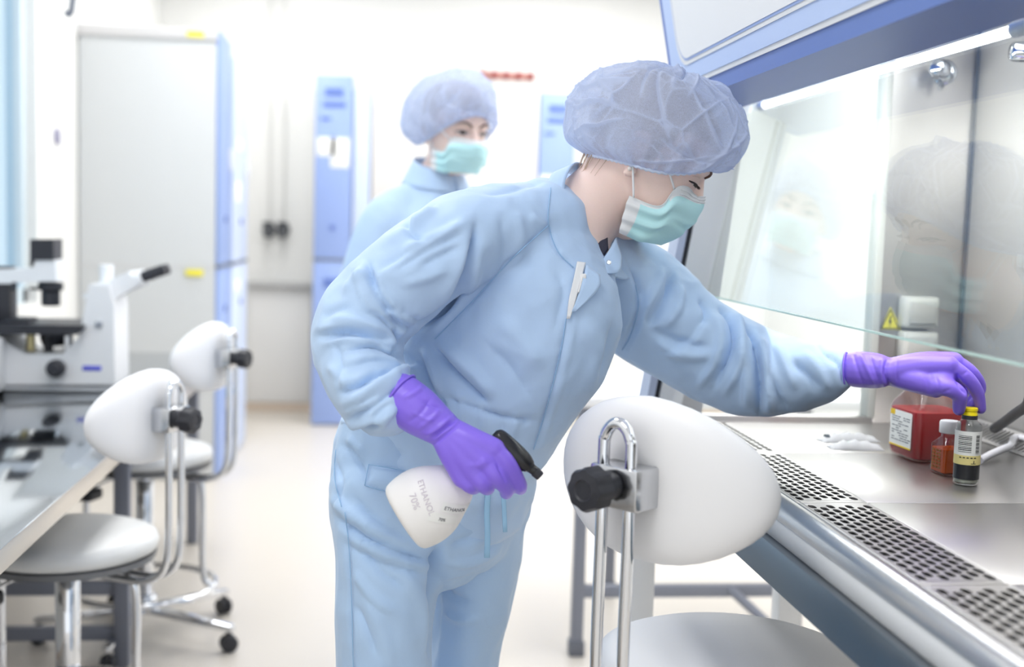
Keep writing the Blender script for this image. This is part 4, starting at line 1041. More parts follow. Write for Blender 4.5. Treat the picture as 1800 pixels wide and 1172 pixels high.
def face_parts(body, S, M, slit=0.0042, drop=-0.004):
    """eyes, lashes, brows and the short nape hairs, laid on the sculpted head"""
    from mathutils.bvhtree import BVHTree
    Mi = M.inverted(); R3 = M.to_3x3()
    near = np.linalg.norm(S.co-np.array(M.translation), axis=1) < 0.16
    polys = [tuple(p.vertices) for p in S.me.polygons if near[p.vertices[0]]]
    bv = BVHTree.FromPolygons([Mi @ Vector(c) for c in S.co], polys)
    def on(l, u, off=0.0004):
        h = bv.ray_cast(Vector((0.2, l, u)), Vector((-1, 0, 0)))
        p = h[0] if h[0] is not None else Vector((0.07, l, u)); n = h[1] if h[1] is not None else Vector((1, 0, 0))
        if n.x < 0: n = -n
        return p+n*off
    for e in EYES:
        s = 1 if e.y > 0 else -1; u0 = e.z+drop; hw = 0.0150
        def up(t): return u0+0.0012*t+slit*(1-abs(t)**2.2)*0.62
        def lo(t): return u0+0.0012*t-slit*(1-abs(t)**2.4)*0.38
        bm = B(); nu, nv = 22, 7
        vs = [[bm.verts.new(M @ on(e.y+s*hw*(-1+2*i/nu), lo(-1+2*i/nu)+(up(-1+2*i/nu)-lo(-1+2*i/nu))*j/nv, 0.0005)) for j in range(nv+1)] for i in range(nu+1)]
        for i in range(nu):
            for j in range(nv):
                f = bm.faces.new((vs[i][j], vs[i+1][j], vs[i+1][j+1], vs[i][j+1]))
                f.material_index = 1 if abs(-1+2*(i+0.5)/nu-0.05)*hw < 0.0056 else 0
        ey = obj('eye', bm, [M_eyewhite, M_iris], body, 180)
        bm = B(); tube(bm, [M @ on(e.y+s*hw*t, up(t), 0.0008) for t in np.linspace(-1, 1.06, 13)], [0.0005, 0.0010, 0.0012, 0.0013, 0.0009], 8, 2)
        for t in np.linspace(-0.7, 1.05, 17):
            p = on(e.y+s*hw*t, up(t), 0.0008); q = p+Vector((0.0035, s*(0.0005+0.0028*t), -0.0012)); r_ = p+Vector((0.0062, s*(0.001+0.0058*t), -0.0010))
            tube(bm, [M @ p, M @ q, M @ r_], [0.00045, 0.00035, 0.0001], 5, 2)
        obj('eyelash', bm, M_lash, ey, 180)
        bm = B(); tube(bm, [M @ on(e.y+s*hw*t, lo(t)-0.0006, 0.0003) for t in np.linspace(-0.9, 1.0, 11)], 0.0008, 6, 2); obj('lower_eyelid', bm, M_skin, ey, 180)
        bm = B(); tube(bm, [M @ on(e.y+s*hw*t, e.z+0.0088-0.003*t*t, 0.0001) for t in np.linspace(-0.85, 1.05, 11)], 0.0006, 6, 2); obj('upper_eyelid', bm, M_skin, ey, 180)
        bm = B(); bl = [(0.0115, 0.0365), (0.0165, 0.0425), (0.026, 0.0462), (0.036, 0.0470), (0.045, 0.0440), (0.0515, 0.0385)]
        tube(bm, [M @ on(s*a, b, 0.0006) for a, b in bl], [0.0022, 0.0034, 0.0032, 0.0025, 0.0016, 0.0006], 8, 3, flat=(1.0, 0.6)); obj('eyebrow', bm, M_brow, body, 180)
    rnd = random.Random(11); bm = B()
    for k in range(130):
        a = math.radians(rnd.uniform(112, 248)); u = rnd.uniform(-0.012, 0.020); pts = []
        for st in range(4):
            p = Vector((-0.008+0.11*math.cos(a), 0.09*math.sin(a), u-0.0065*st)); a += math.radians(rnd.uniform(-3, 3))
            h = bv.find_nearest(p); pts.append(M @ (h[0]+(p-h[0]).normalized()*0.0009) if h[0] is not None else M @ p)
        tube(bm, pts, [0.0011, 0.0010, 0.0007, 0.0002], 5, 2)
    obj('nape_hair', bm, mat('nape_blond', (196, 170, 148), 0.6), body, 180)
MASK = {0.0: [(0.1075, 0, -0.010), (0.1215, 0, -0.022), (0.1170, 0, -0.050), (0.1050, 0, -0.0740), (0.0840, 0, -0.0950)],
        0.35: [(0.0985, 0.024, -0.008), (0.1110, 0.024, -0.027), (0.1075, 0.026, -0.053), (0.0970, 0.026, -0.0755), (0.0780, 0.022, -0.0955)],
        0.66: [(0.0690, 0.0535, -0.010), (0.0770, 0.0560, -0.030), (0.0800, 0.0550, -0.053), (0.0730, 0.0500, -0.077), (0.0600, 0.0410, -0.0985)],
        0.80: [(0.0560, 0.0640, -0.044), (0.0590, 0.0645, -0.056), (0.0590, 0.0625, -0.072), (0.0540, 0.0570, -0.086), (0.0450, 0.0500, -0.1025)],
        1.0: [(0.0090, 0.0690, -0.046), (0.0095, 0.0695, -0.060), (0.0110, 0.0690, -0.076), (0.0130, 0.0670, -0.088), (0.0150, 0.0640, -0.1005)]}
def mask(body, M, S):
    from mathutils.bvhtree import BVHTree
    cw = M @ Vector((0.03, 0, -0.035)); near = np.linalg.norm(S.co-np.array(cw), axis=1) < 0.15
    bv = BVHTree.FromPolygons([Vector(c) for c in S.co], [tuple(p.vertices) for p in S.me.polygons if near[p.vertices[0]]])
    def clear(p):
        d = p-cw; L = d.length; d = d/L; h = bv.ray_cast(cw, d)
        return cw+d*max(L, h[3]+0.0028) if h[0] is not None and h[3] < 0.14 else p
    ks = sorted(MASK); S = [-k for k in reversed(ks[1:])]+ks
    cols = []
    for s in S:
        cols.append([(f, (l if s >= 0 else -l), u) for f, l, u in MASK[abs(s)]])
    A = np.array(cols)                                   # (9,5,3)
    kt, ksub = 8, 8
    A[:, :, 2] += 0.0155
    G = np.array([lerp_nodes(c, kt) for c in A]); G = np.array([lerp_nodes(G[:, j], ksub) for j in range(G.shape[1])])   # (t, s, 3)
    sp = lerp_nodes([(s,) for s in S], ksub)[:, 0]
    nt_, ns = G.shape[:2]
    tv = np.linspace(0, 1, nt_)
    # pleats and creases fanning out from the pinch
    ctr = np.array([0.03, 0, -0.035])
    for i in range(nt_):
        for j in range(ns):
            p = G[i, j]; d = p-ctr; d[2] *= 0.3; d /= np.linalg.norm(d)+1e-9
            a = abs(sp[j]); w = math.exp(-((a-0.80)/0.32)**2)
            h = 0.0028*w*math.sin(tv[i]*19+a*4)+0.0022*math.exp(-((tv[i]-0.45-0.12*a)/0.035)**2)*(1-a)-0.0026*math.exp(-((tv[i]-0.62+0.1*a)/0.04)**2)*(1-a*0.6)
            h += 0.0022*math.sin(a*34)*max(0, a-0.72)/0.28*tv[i]
            G[i, j] = p+d*h
    Mv = M.inverted()
    for i in range(nt_):
        for j in range(ns): G[i, j] = Mv @ clear(M @ Vector(G[i, j]))
    bm = B(); vs = [[bm.verts.new(M @ Vector(G[i, j])) for j in range(ns)] for i in range(nt_)]
    for i in range(nt_-1):
        for j in range(ns-1):
            f = bm.faces.new((vs[i][j], vs[i][j+1], vs[i+1][j+1], vs[i+1][j]))
            a = (abs(sp[j])+abs(sp[j+1]))/2
            f.material_index = 1 if (a > 0.915 or (tv[i] < 0.13 and a < 0.72) or (a >= 0.62 and tv[i] < 0.075)) else 0
    bmesh.ops.recalc_face_normals(bm, faces=bm.faces[:])
    bmesh.ops.solidify(bm, geom=bm.faces[:], thickness=0.0008)
    mk = obj('face_mask', bm, [M_aqua, M_maskwhite], body, 60)
    # sewn ridges along the nose band
    bm = B()
    for i in (0, 2, 4):
        tube(bm, [(M @ Vector(G[i, j]))+(M.to_3x3() @ Vector((0.001, 0, 0))) for j in range(ns) if abs(sp[j]) < 0.66], 0.0007, 6, 1)
    obj('nose_band_ridge', bm, M_maskwhite, mk, 60)
    for s in (1, -1):
        bm = B()
        tube(bm, [M @ Vector(v) for v in ((0.016, 0.0705*s, -0.031), (0.006, 0.0745*s, -0.008), (-0.004, 0.079*s, 0.012), (-0.020, 0.083*s, 0.028), (-0.016, 0.083*s, 0.046), (0.008, 0.078*s, 0.048), (0.036, 0.0755*s, 0.034), (0.054, 0.070*s, 0.016), (0.067, 0.0575*s, 0.0015))], 0.0016, 8, 4)
        obj('ear_loop', bm, M_maskwhite, mk, 180)
    return mk
def hair_shell(body, M, lo=-0.03):
    bm = B(); n, m = 48, 20; rows = []
    N = lerp_nodes(HEAD, 3)
    for u, fb, ff, w in N:
        if u < 0.01: continue
        cx = (fb+ff)/2; row = []
        for j in range(n):
            a = 2*PI*j/n; c, s = math.cos(a), math.sin(a); k = 1.055+0.012*math.sin(j*2.7+u*60)
            ff2 = ff if u > 0.075 else cx+(ff-cx)*(0.62 if c > 0 else 1)
            row.append(bm.verts.new(M @ Vector((cx+((ff2-cx) if c > 0 else (cx-fb))*c*k, w*s*k*(1 if (u > 0.05 or c < 0.2) else 0.96), u*1.0+(0.006 if u > 0.1 else 0)))))
        rows.append(row)
    # nape
    for a, b in zip(rows, rows[1:]):
        for j in range(n): bm.faces.new((a[j], a[(j+1) % n], b[(j+1) % n], b[j]))
    bm.faces.new(rows[-1]); bm.faces.new(list(reversed(rows[0])))
    h = obj('hair', bm, M_hair, body, 180)
    return h
def bouffant(body, M, prof, brim, seed=1, nu=420, nv=140, band_r=0.0024, creases=60):
    """gathered cap: brim(a) -> local point on the elastic; prof = (s, out, up) from elastic to crown around the cap's own centre"""
    rnd = random.Random(seed)
    P = lerp_nodes(prof, 6); rows = []
    pl = [(rnd.uniform(0, 2*PI), rnd.uniform(0.05, 0.11), rnd.uniform(0.002, 0.006)) for _ in range(26)]
    cr = []
    for _ in range(creases):                              # straight creases across the fabric, in (angle, height) space
        a = rnd.uniform(0, 2*PI); v = rnd.uniform(0.12, 0.95); ang = rnd.uniform(0, PI); ln = rnd.uniform(0.12, 0.36); cr.append((a, v, math.cos(ang), math.sin(ang), ln, rnd.choice((1, 1, -1))*rnd.uniform(0.003, 0.0085)))
    b0 = [brim(2*PI*i/nu) for i in range(nu)]
    ctr = sum(b0, Vector())/nu
    bm = B(); FD = []
    for k in range(nv+1):
        t = k/nv*(len(P)-1); i0 = min(int(t), len(P)-2); q = P[i0]+(P[i0+1]-P[i0])*(t-i0); row = []
        vv = k/nv
        for i in range(nu):
            a = 2*PI*i/nu; d = b0[i]-ctr; base = ctr+d*q[1]
            if d.x < 0: base.x = ctr.x+d.x*q[1]*(1+0.26*(1-math.exp(-(vv/0.10)**2)))
            base.z = ctr.z+d.z*(1-vv)+q[2]+q[0]*math.cos(a)
            base.x += q[3]
            out = Vector((d.x, d.y, 0)).normalized()*(0.35+0.65*math.cos(min(1.0, vv)*PI/2))+Vector((0, 0, math.sin(vv*PI/2)))
            fd = 0.0; h = 0.0026*math.sin(a*37+1.3*math.sin(a*5))*math.exp(-(vv/0.16)**2)*min(1, vv*12); fd += 0.35*max(0, math.sin(a*37+1.3*math.sin(a*5)))*math.exp(-(vv/0.13)**2)
            for pa, pw, ph in pl:
                da = (a-pa+PI) % (2*PI)-PI
                if abs(da) < 0.3: g_ = math.exp(-(da/pw)**2)*math.exp(-((vv-0.10)/0.26)**2); h += 1.4*ph*g_; fd += 0.22*g_
            for ca, cv, cc, cs, ln, hh in cr:
                da = ((a-ca+PI) % (2*PI)-PI)*0.55; dv = vv-cv
                al = da*cc+dv*cs; ac = -da*cs+dv*cc
                if abs(al) < ln and abs(ac) < 0.12: h += hh*math.exp(-abs(ac)/0.020)*(1-(al/ln)**2); fd += 0.55*math.exp(-(ac/0.010)**2)*(1-(al/ln)**4)
            h += 0.004*noise.noise(base*28+Vector((seed*3, 0, 0)))
            wob = Vector((noise.noise(base*14), noise.noise(base*14+Vector((9, 0, 0))), 0))*0.012
            for vs_, hh_, ff_ in ((15.0, 0.0050, 0.42), (31.0, 0.0020, 0.20)):
                dd_ = noise.voronoi((base+wob)*vs_+Vector((seed*7, vs_, 0)))[0]; e_ = dd_[1]-dd_[0]
                g_ = 0.5+0.5*min(1, max(-1, 3*noise.noise(base*16+Vector((0, seed, vs_)))))
                h += hh_*math.exp(-e_/0.11)*g_*min(1, vv*8); fd += ff_*math.exp(-(e_/0.034)**2)*g_
            row.append(bm.verts.new(base+out*h)); FD.append(min(0.45, fd))
        rows.append(row)
    for A, C in zip(rows, rows[1:]):
        for i in range(nu): bm.faces.new((A[i], A[(i+1) % nu], C[(i+1) % nu], C[i]))
    bm.faces.new(rows[-1])
    bmesh.ops.transform(bm, matrix=M, verts=bm.verts[:])
    cp = obj('bouffant_cap', bm, M_bouffant, body, 180)
    at = cp.data.attributes.new('fold', 'FLOAT', 'POINT'); at.data.foreach_set('value', FD)
    bm = B(); tube(bm, [M @ (p+Vector((0, 0, 0.0008*math.sin(i*2.1)))) for i, p in enumerate(b0[::2])], band_r, 8, 1, closed=True)
    for i, p in enumerate(b0[::1]):
        pass
    obj('elastic_band', bm, mat('elastic_pale', (214, 226, 248), 0.7), cp, 180)
    return cp
# ---------------------------------------------------------------- woman leaning to the hood
def head_matrix(origin, yaw_deg, pitch_deg, tilt_deg=0):
    """forward at yaw (0 = +x, negative = towards the camera), pitch down positive"""
    R = Matrix.Rotation(math.radians(yaw_deg), 4, 'Z') @ Matrix.Rotation(math.radians(pitch_deg), 4, 'Y') @ Matrix.Rotation(math.radians(tilt_deg), 4, 'X')
    return Matrix.Translation(origin) @ R
ear = W(1111, 283, 1.69)
yaw, pitch = -8, 19.0
Lv = Matrix.Rotation(math.radians(yaw), 3, 'Z') @ Vector((0, 1, 0))
HM = head_matrix(ear+Lv*0.072, yaw, pitch)
HM = HM @ Matrix.Translation((0.0255, 0, -0.0165))
CM = HM.copy()                                            # the cap sits level with the brow
MM = HM @ Matrix.Translation((-0.0205, 0, 0))             # the mask hangs a little back on the tilted face
eye_w = HM @ Vector((0.0735, -0.0305, 0.0195))
HR = head_matrix(Vector(), yaw, 28)
HM = Matrix.Translation(eye_w-HR @ Vector((0.080, -0.0305, 0.0185))) @ HR
Wl = lambda *v: HM @ Vector(v)

bm = B(); head_geo(bm, HM)
neck_top, neck_bot = Wl(-0.018, 0, -0.03), W(1003, 405, 1.745)
sph_tube(bm, [Wl(-0.020, 0, 0.0), Wl(-0.022, 0, -0.045), (neck_top+neck_bot)/2+Vector((-0.008, 0, -0.006)), neck_bot, W(965, 470, 1.75)], [0.056, 0.056, 0.057, 0.062, 0.075], 28)
sph_tube(bm, [Wl(0.045, 0, -0.070), Wl(0.02, 0, -0.072), Wl(-0.01, 0, -0.055)], [0.022, 0.034, 0.045], 20)     # under the chin
for s_, px_, py_, Y_ in ((-1, 845, 415, 1.67), (1, 1090, 480, 1.85)):   # shoulders
    sph_tube(bm, [W(985, 420, 1.75), W(px_, py_, Y_)], [0.055, 0.048], 20)
sph_tube(bm, [W(975, 440, 1.755), W(900, 560, 1.76), W(820, 700, 1.765), W(765, 850, 1.775)], [0.085, 0.095, 0.09, 0.10], 28)
sph_tube(bm, [W(845, 415, 1.67), W(720, 490, 1.615), W(628, 585, 1.60), W(650, 680, 1.555), W(711, 705, 1.50), W(775, 752, 1.479), W(815, 792, 1.472)], [0.045, 0.040, 0.034, 0.031, 0.022, 0.014, 0.008], 20)
sph_tube(bm, [W(1090, 480, 1.85), W(1210, 590, 1.855), W(1330, 655, 1.82), W(1440, 652, 1.75), W(1520, 651, 1.705), W(1590, 655, 1.685)], [0.045, 0.040, 0.034, 0.030, 0.017, 0.010], 20)
sph_tube(bm, [W(765, 850, 1.775), W(690, 900, 1.71), W(680, 1172, 1.715), W(676, 1480, 1.725), W(674, 1800, 1.735)], [0.08, 0.060, 0.045, 0.04, 0.033], 20)
sph_tube(bm, [W(765, 850, 1.775), W(840, 910, 1.86), W(815, 1172, 1.875), W(800, 1480, 1.88), W(790, 1790, 1.885)], [0.08, 0.055, 0.040, 0.038, 0.032], 20)
me = remesh(bm, 0.0034); S = Sculpt(me); S.smooth(3, 0.5); carve_face(S, HM); S.smooth(2, 0.4)
S.write()
base = Vector((W(750, 850, 1.79).x, 1.79, 0))
me.name = 'person'; me.transform(Matrix.Translation(-base))
woman = obj_me('person', me, M_skin, None, 180); woman.location = base
tag(woman, 'person in light blue suit and violet gloves leaning to the hood with a spray bottle', 'person')
face_parts(woman, S, HM)
hair_shell(woman, HM)
mask(woman, MM, S)
bm = B(); bmesh.ops.create_uvsphere(bm, u_segments=16, v_segments=10, radius=0.0032, matrix=Matrix.Translation(Wl(-0.015, -0.0790, -0.0115))); obj('earring', bm, mat('pearl', (236, 228, 222), 0.2), woman, 180)
def brimw(a):
    # elastic line: forehead high, dips at the nape
    c, s = math.cos(a), math.sin(a)
    x = -0.004+(0.104 if c > 0 else 0.083)*c; y = 0.083*s
    z = 0.012+0.016*max(0, c)**1.3+(-0.006)*max(0, -c)
    z += 0.030*max(0, c)**2.2
    return Vector((x, y, z))
PR = [(0.0, 1.00, 0.0, 0), (0.0, 1.10, 0.006, 0), (0.0, 1.21, 0.026, 0.001), (0.0, 1.26, 0.052, 0.002), (0.0, 1.20, 0.084, 0.002), (0.0, 1.03, 0.110, 0.002), (0.0, 0.74, 0.130, 0.001), (0.0, 0.38, 0.141, 0), (0.0, 0.06, 0.144, 0)]
bouffant(woman, CM, PR, brimw, seed=4)

# trousers
bm = B()
ploft(bm, [(745, 745, 1.785, 150, 0.115, 20), (750, 800, 1.785, 168, 0.125, 20), (757, 865, 1.785, 176, 0.135, 20), (755, 925, 1.785, 166, 0.13, 20), (762, 965, 1.785, 140, 0.11, 20)])
ploft(bm, [(690, 860, 1.74, 110, 0.105), (682, 950, 1.72, 96, 0.10), (680, 1050, 1.715, 88, 0.095), (677, 1172, 1.715, 82, 0.088), (675, 1480, 1.725, 72, 0.075), (672, 1842, 1.735, 66, 0.066)])
ploft(bm, [(835, 860, 1.83, 98, 0.10), (838, 950, 1.85, 80, 0.095), (830, 1050, 1.865, 70, 0.09), (816, 1172, 1.875, 61, 0.082), (800, 1480, 1.88, 58, 0.07), (790, 1835, 1.885, 56, 0.062)])
me = remesh(bm, 0.0045); S = Sculpt(me); S.smooth(8, 0.5)
V, Rg = -1, 1
T_ST = [([(584, 901), (640, 944), (713, 975), (765, 984)], 7, -0.007), ([(596, 925), (655, 962), (720, 990), (762, 996)], 6, 0.005), ([(600, 952), (670, 990), (760, 1006)], 6, -0.004),
        ([(580, 870), (630, 912), (700, 950)], 8, 0.005), ([(620, 870), (660, 915), (740, 955)], 8, -0.004),
        ([(770, 950), (762, 1010), (758, 1080), (757, 1172)], 9, -0.012), ([(612, 930), (618, 1040), (622, 1172)], 2.5, -0.003),
        ([(630, 960), (670, 1005), (720, 1035)], 8, -0.004), ([(625, 1000), (650, 1040), (700, 1080)], 7, 0.004), ([(622, 1060), (645, 1100), (665, 1160)], 6, -0.004), ([(640, 1050), (670, 1100), (690, 1170)], 7, 0.003),
        ([(785, 958), (830, 948), (885, 925)], 8, -0.005), ([(778, 985), (830, 985), (880, 960)], 7, 0.004), ([(780, 1025), (820, 1018), (870, 995)], 7, -0.004), ([(776, 1075), (800, 1090), (850, 1085)], 6, 0.003),
        ([(770, 1000), (790, 1045), (830, 1060)], 8, -0.004), ([(700, 1000), (740, 1060), (750, 1150)], 10, 0.004),
        ([(590, 800), (600, 850), (590, 900)], 4, -0.003), ([(640, 853), (672, 862), (700, 866)], 3, -0.003), ([(648, 815), (690, 822), (720, 830)], 2.5, -0.0025), ([(650, 816), (641, 852)], 2.5, -0.0025),
        ([(600, 780), (625, 800), (650, 840)], 6, -0.004), ([(612, 770), (640, 800)], 6, 0.004), ([(690, 790), (760, 800), (830, 792)], 8, -0.004)]
T_ST = [(q[0], q[1]*0.9, q[2]*2.2)+tuple(q[3:]) for q in T_ST]
S.strokes(T_ST); S.ripple(0.0035, 13, (1.0, 1.0, 0.5), 3.1); S.ripple(0.0016, 28, (1, 1, 0.6), 6.1); S.smooth(3, 0.4); S.write()
tr = obj_me('trousers', me, M_scrub2, woman, 180)
def on_trouser(px_, py_, off=0.0004):
    q = proj(S.co); d = (q[:, 0]-px_)**2+(q[:, 1]-py_)**2; idx = np.where(d < 30)[0]
    i = idx[np.argmin(S.co[idx][:, 1])]; p = W(px_, py_, S.co[i][1]); return p+(CAMPOS-p).normalized()*off
for pts in ([(606, 900), (613, 960), (618, 1060), (621, 1180)], [(641, 853), (668, 861), (700, 868)], [(648, 816), (690, 823), (730, 832)], [(648, 816), (641, 853)], [(590, 790), (588, 840), (600, 890)]):
    bm = B(); tube(bm, [on_trouser(q.x, q.y) for q in smooth_path([(a, b, 0) for a, b in pts], 6)], 0.0007, 8, 2); obj('seam', bm, M_seam, tr, 180, label='stitched seam line')
for pts, w_ in (([(858, 862), (856, 900), (857, 940), (856, 980)], 5), ([(884, 860), (886, 890), (888, 935)], 4)):
    bm = B(); tube(bm, [W(a_, b_, 1.638) for a_, b_ in pts], w_/1200, 8, 4, flat=(1, 0.35)); obj('drawstring', bm, mat('drawstring_blue', (158, 200, 232), 0.7), tr, 180)
for dx, (a_, b_, Y_) in enumerate(((672, 1815, 1.735), (790, 1805, 1.885))):
    c = W(a_, b_, Y_); c.z = 0
    bm = B(); ellipsoid(bm, c+Vector((0.05, -0.02, 0.035)), (Vector((0.96, -0.28, 0)), Vector((0.28, 0.96, 0)), Vector((0, 0, 1))), (0.125, 0.045, 0.035))
    for v in bm.verts: v.co.z = max(v.co.z, 0.001)
    obj('shoe', bm, M_white, woman, 180)

# jacket
bm = B()
ploft(bm, [(752, 868, 1.785, 172, 0.120, 22), (765, 815, 1.78, 182, 0.135, 24), (785, 755, 1.775, 178, 0.132, 26), (832, 660, 1.765, 186, 0.135, 30), (885, 555, 1.755, 200, 0.135, 34), (930, 465, 1.75, 182, 0.125, 36), (965, 405, 1.748, 128, 0.105, 36), (990, 362, 1.745, 76, 0.084, 30)], 6, 48)
ploft(bm, [(965, 400, 1.74, 80, 0.08), (870, 410, 1.69, 84, 0.085), (790, 432, 1.64, 82, 0.085), (712, 490, 1.612, 82, 0.082), (630, 576, 1.60, 80, 0.078), (634, 634, 1.578, 74, 0.076), (652, 686, 1.545, 70, 0.070), (682, 706, 1.512, 58, 0.058), (703, 705, 1.497, 46, 0.046)], 6, 32)
ploft(bm, [(985, 420, 1.78, 70, 0.08), (1060, 468, 1.84, 78, 0.09), (1122, 528, 1.865, 98, 0.095), (1185, 580, 1.862, 90, 0.090), (1255, 624, 1.85, 84, 0.085), (1330, 654, 1.82, 79, 0.080), (1398, 658, 1.78, 65, 0.068), (1450, 655, 1.745, 50, 0.050), (1481, 651, 1.725, 35, 0.033)], 6, 32)
me = remesh(bm, 0.0033); S = Sculpt(me); S.smooth(12, 0.5)
J = [# right sleeve
     ([(838, 385), (830, 449), (800, 520), (728, 570)], 12, -0.011), ([(846, 420), (826, 500), (780, 565), (740, 590)], 9, 0.006, 0, 1.72),
     ([(822, 388), (760, 415), (700, 449)], 9, 0.006), ([(815, 410), (750, 440), (690, 480)], 8, -0.005), ([(770, 362), (730, 395), (665, 440)], 8, 0.004),
     ([(716, 385), (722, 410), (750, 425)], 7, -0.005), ([(643, 454), (655, 500), (674, 536), (699, 567), (728, 578)], 6, -0.010), ([(655, 462), (672, 510), (700, 548), (735, 566)], 7, 0.006), ([(630, 470), (640, 520), (662, 560)], 7, 0.004),
     ([(700, 545), (718, 556), (735, 560)], 5, -0.006), ([(548, 590), (610, 581), (660, 590), (692, 602)], 6, -0.009), ([(560, 605), (620, 596), (672, 606), (705, 622)], 6, 0.006), ([(580, 560), (630, 565), (680, 585)], 7, 0.005),
     ([(592, 622), (650, 610), (700, 628), (728, 640)], 6, -0.006), ([(600, 640), (660, 628), (710, 645)], 6, 0.004), ([(690, 575), (698, 600), (694, 630)], 6, -0.007),
     ([(600, 712), (640, 695), (690, 662), (728, 640)], 8, 0.007), ([(612, 735), (655, 715), (700, 680)], 6, -0.007), ([(590, 690), (630, 676), (668, 650)], 7, -0.006), ([(592, 735), (625, 745), (662, 738), (690, 716)], 6, 0.006), ([(610, 762), (640, 752), (672, 748)], 5, -0.006),
     ([(640, 765), (660, 735), (690, 700)], 5, -0.005), ([(668, 755), (680, 735), (700, 715)], 4, 0.005), ([(700, 660), (715, 675), (712, 690)], 4, -0.006), ([(575, 640), (600, 660), (620, 690)], 8, 0.004),
     ([(655, 600), (690, 612), (716, 632)], 4, -0.006), ([(640, 545), (668, 560), (690, 585)], 5, -0.005), ([(566, 560), (590, 545), (625, 540)], 7, -0.003), ([(605, 520), (625, 495), (650, 480)], 8, 0.004), ([(585, 600), (600, 640), (598, 680)], 6, -0.004),
     ([(625, 715), (655, 700), (690, 680)], 4, -0.005), ([(645, 728), (668, 712), (692, 698)], 3.5, 0.004), ([(735, 470), (775, 450), (812, 432)], 8, -0.004), ([(700, 500), (745, 490), (790, 470)], 8, 0.003),
     # torso
     ([(965, 393), (900, 455), (830, 530), (762, 598)], 2.6, -0.0032), ([(965, 388), (970, 420), (985, 448), (1012, 464)], 2.6, -0.003),
     ([(1000, 545), (985, 620), (960, 720), (935, 795)], 2.6, -0.0042), ([(1012, 548), (998, 620), (972, 720), (946, 800)], 5, 0.002),
     ([(758, 600), (800, 650), (835, 685), (862, 712)], 8, -0.010), ([(775, 598), (830, 650), (870, 700)], 10, 0.006), ([(742, 610), (760, 650), (772, 690)], 8, 0.005), ([(735, 620), (745, 660), (765, 700), (790, 720)], 9, -0.008),
     ([(766, 690), (820, 712), (880, 730), (948, 740)], 5, -0.0055), ([(790, 672), (830, 700), (870, 742)], 4, -0.003), ([(860, 712), (880, 740), (885, 760)], 3.5, -0.003), ([(800, 690), (812, 715), (815, 745)], 4, 0.004), ([(840, 700), (848, 730), (850, 760)], 4, 0.004), ([(905, 722), (905, 745), (900, 770)], 4, 0.0035), ([(770, 690), (785, 730), (790, 760)], 5, -0.004), ([(925, 728), (922, 750)], 4, -0.003),
     ([(880, 380), (890, 430), (880, 480)], 12, -0.003), ([(905, 370), (915, 420), (905, 470)], 9, 0.003), ([(930, 380), (960, 400)], 8, 0.003), ([(870, 560), (920, 600), (950, 650)], 18, 0.004), ([(850, 600), (900, 650), (930, 700)], 14, -0.004), ([(1020, 560), (1050, 620), (1030, 700)], 16, 0.005), ([(1075, 560), (1070, 610), (1040, 680)], 9, -0.004), ([(840, 345), (900, 335), (960, 318)], 7, -0.003), ([(980, 470), (990, 520), (975, 580)], 9, -0.003),
     ([(600, 762), (660, 790), (720, 800)], 6, -0.004),
     # left sleeve
     ([(1100, 455), (1125, 510), (1122, 560), (1092, 620)], 7, -0.007), ([(1183, 478), (1176, 519), (1160, 550), (1140, 578)], 7, -0.009), ([(1165, 470), (1150, 510), (1128, 560)], 8, 0.006), ([(1195, 500), (1190, 540), (1165, 580)], 8, 0.006),
     ([(1142, 578), (1190, 600), (1249, 612)], 9, -0.005), ([(1150, 600), (1200, 622), (1260, 625)], 9, 0.005), ([(1228, 525), (1240, 545), (1235, 575)], 6, -0.006),
     ([(1262, 540), (1280, 555), (1292, 585), (1282, 629), (1252, 690)], 6, -0.010), ([(1275, 545), (1300, 580), (1300, 640), (1270, 700)], 7, 0.007), ([(1250, 550), (1265, 590), (1255, 640), (1225, 680)], 8, 0.006),
     ([(1306, 572), (1325, 600), (1331, 662), (1334, 732)], 6, -0.013), ([(1318, 580), (1345, 625), (1352, 690), (1350, 728)], 8, 0.009), ([(1300, 600), (1314, 660), (1312, 720)], 8, 0.006),
     ([(1345, 640), (1365, 690), (1385, 722)], 6, -0.005), ([(1395, 632), (1420, 655), (1445, 685)], 8, -0.006), ([(1410, 615), (1440, 650), (1460, 690)], 7, 0.004), ([(1460, 620), (1478, 650), (1482, 680)], 5, -0.005), ([(1430, 598), (1445, 620), (1470, 640)], 5, -0.004), ([(1360, 600), (1380, 640), (1400, 690)], 9, 0.004)]
J += [([(820, 388), (741, 434), (660, 486)], 9, 0.0035, 'step'), ([(646, 456), (650, 487), (668, 518), (682, 545), (716, 557)], 7, -0.0050, 'step'),
      ([(832, 395), (824, 445), (797, 500), (768, 545), (716, 568)], 9, -0.0060, 'step'), ([(549, 588), (615, 581), (668, 597), (700, 615)], 7, 0.0050, 'step'),
      ([(741, 638), (713, 646), (680, 668), (640, 690)], 6, 0.0035, 'step'), ([(722, 572), (706, 588), (702, 608)], 5, -0.0035, 'step'), ([(590, 694), (640, 668), (690, 648)], 6, 0.0030, 'step'),
      ([(606, 722), (650, 700), (700, 668)], 5, -0.0030, 'step'), ([(767, 362), (735, 378), (716, 410)], 6, 0.0035, 'step'),
      ([(1311, 575), (1327, 610), (1331, 662), (1334, 732)], 6, -0.0050, 'step'), ([(1280, 550), (1293, 585), (1282, 630), (1252, 690)], 6, 0.0040, 'step'), ([(1183, 476), (1174, 519), (1142, 576)], 6, 0.0040, 'step'),
      ([(1395, 632), (1420, 655), (1445, 690)], 6, 0.0030, 'step'), ([(758, 600), (800, 650), (862, 712)], 8, 0.0045, 'step'), ([(1240, 560), (1215, 600), (1160, 625)], 7, 0.003, 'step')]
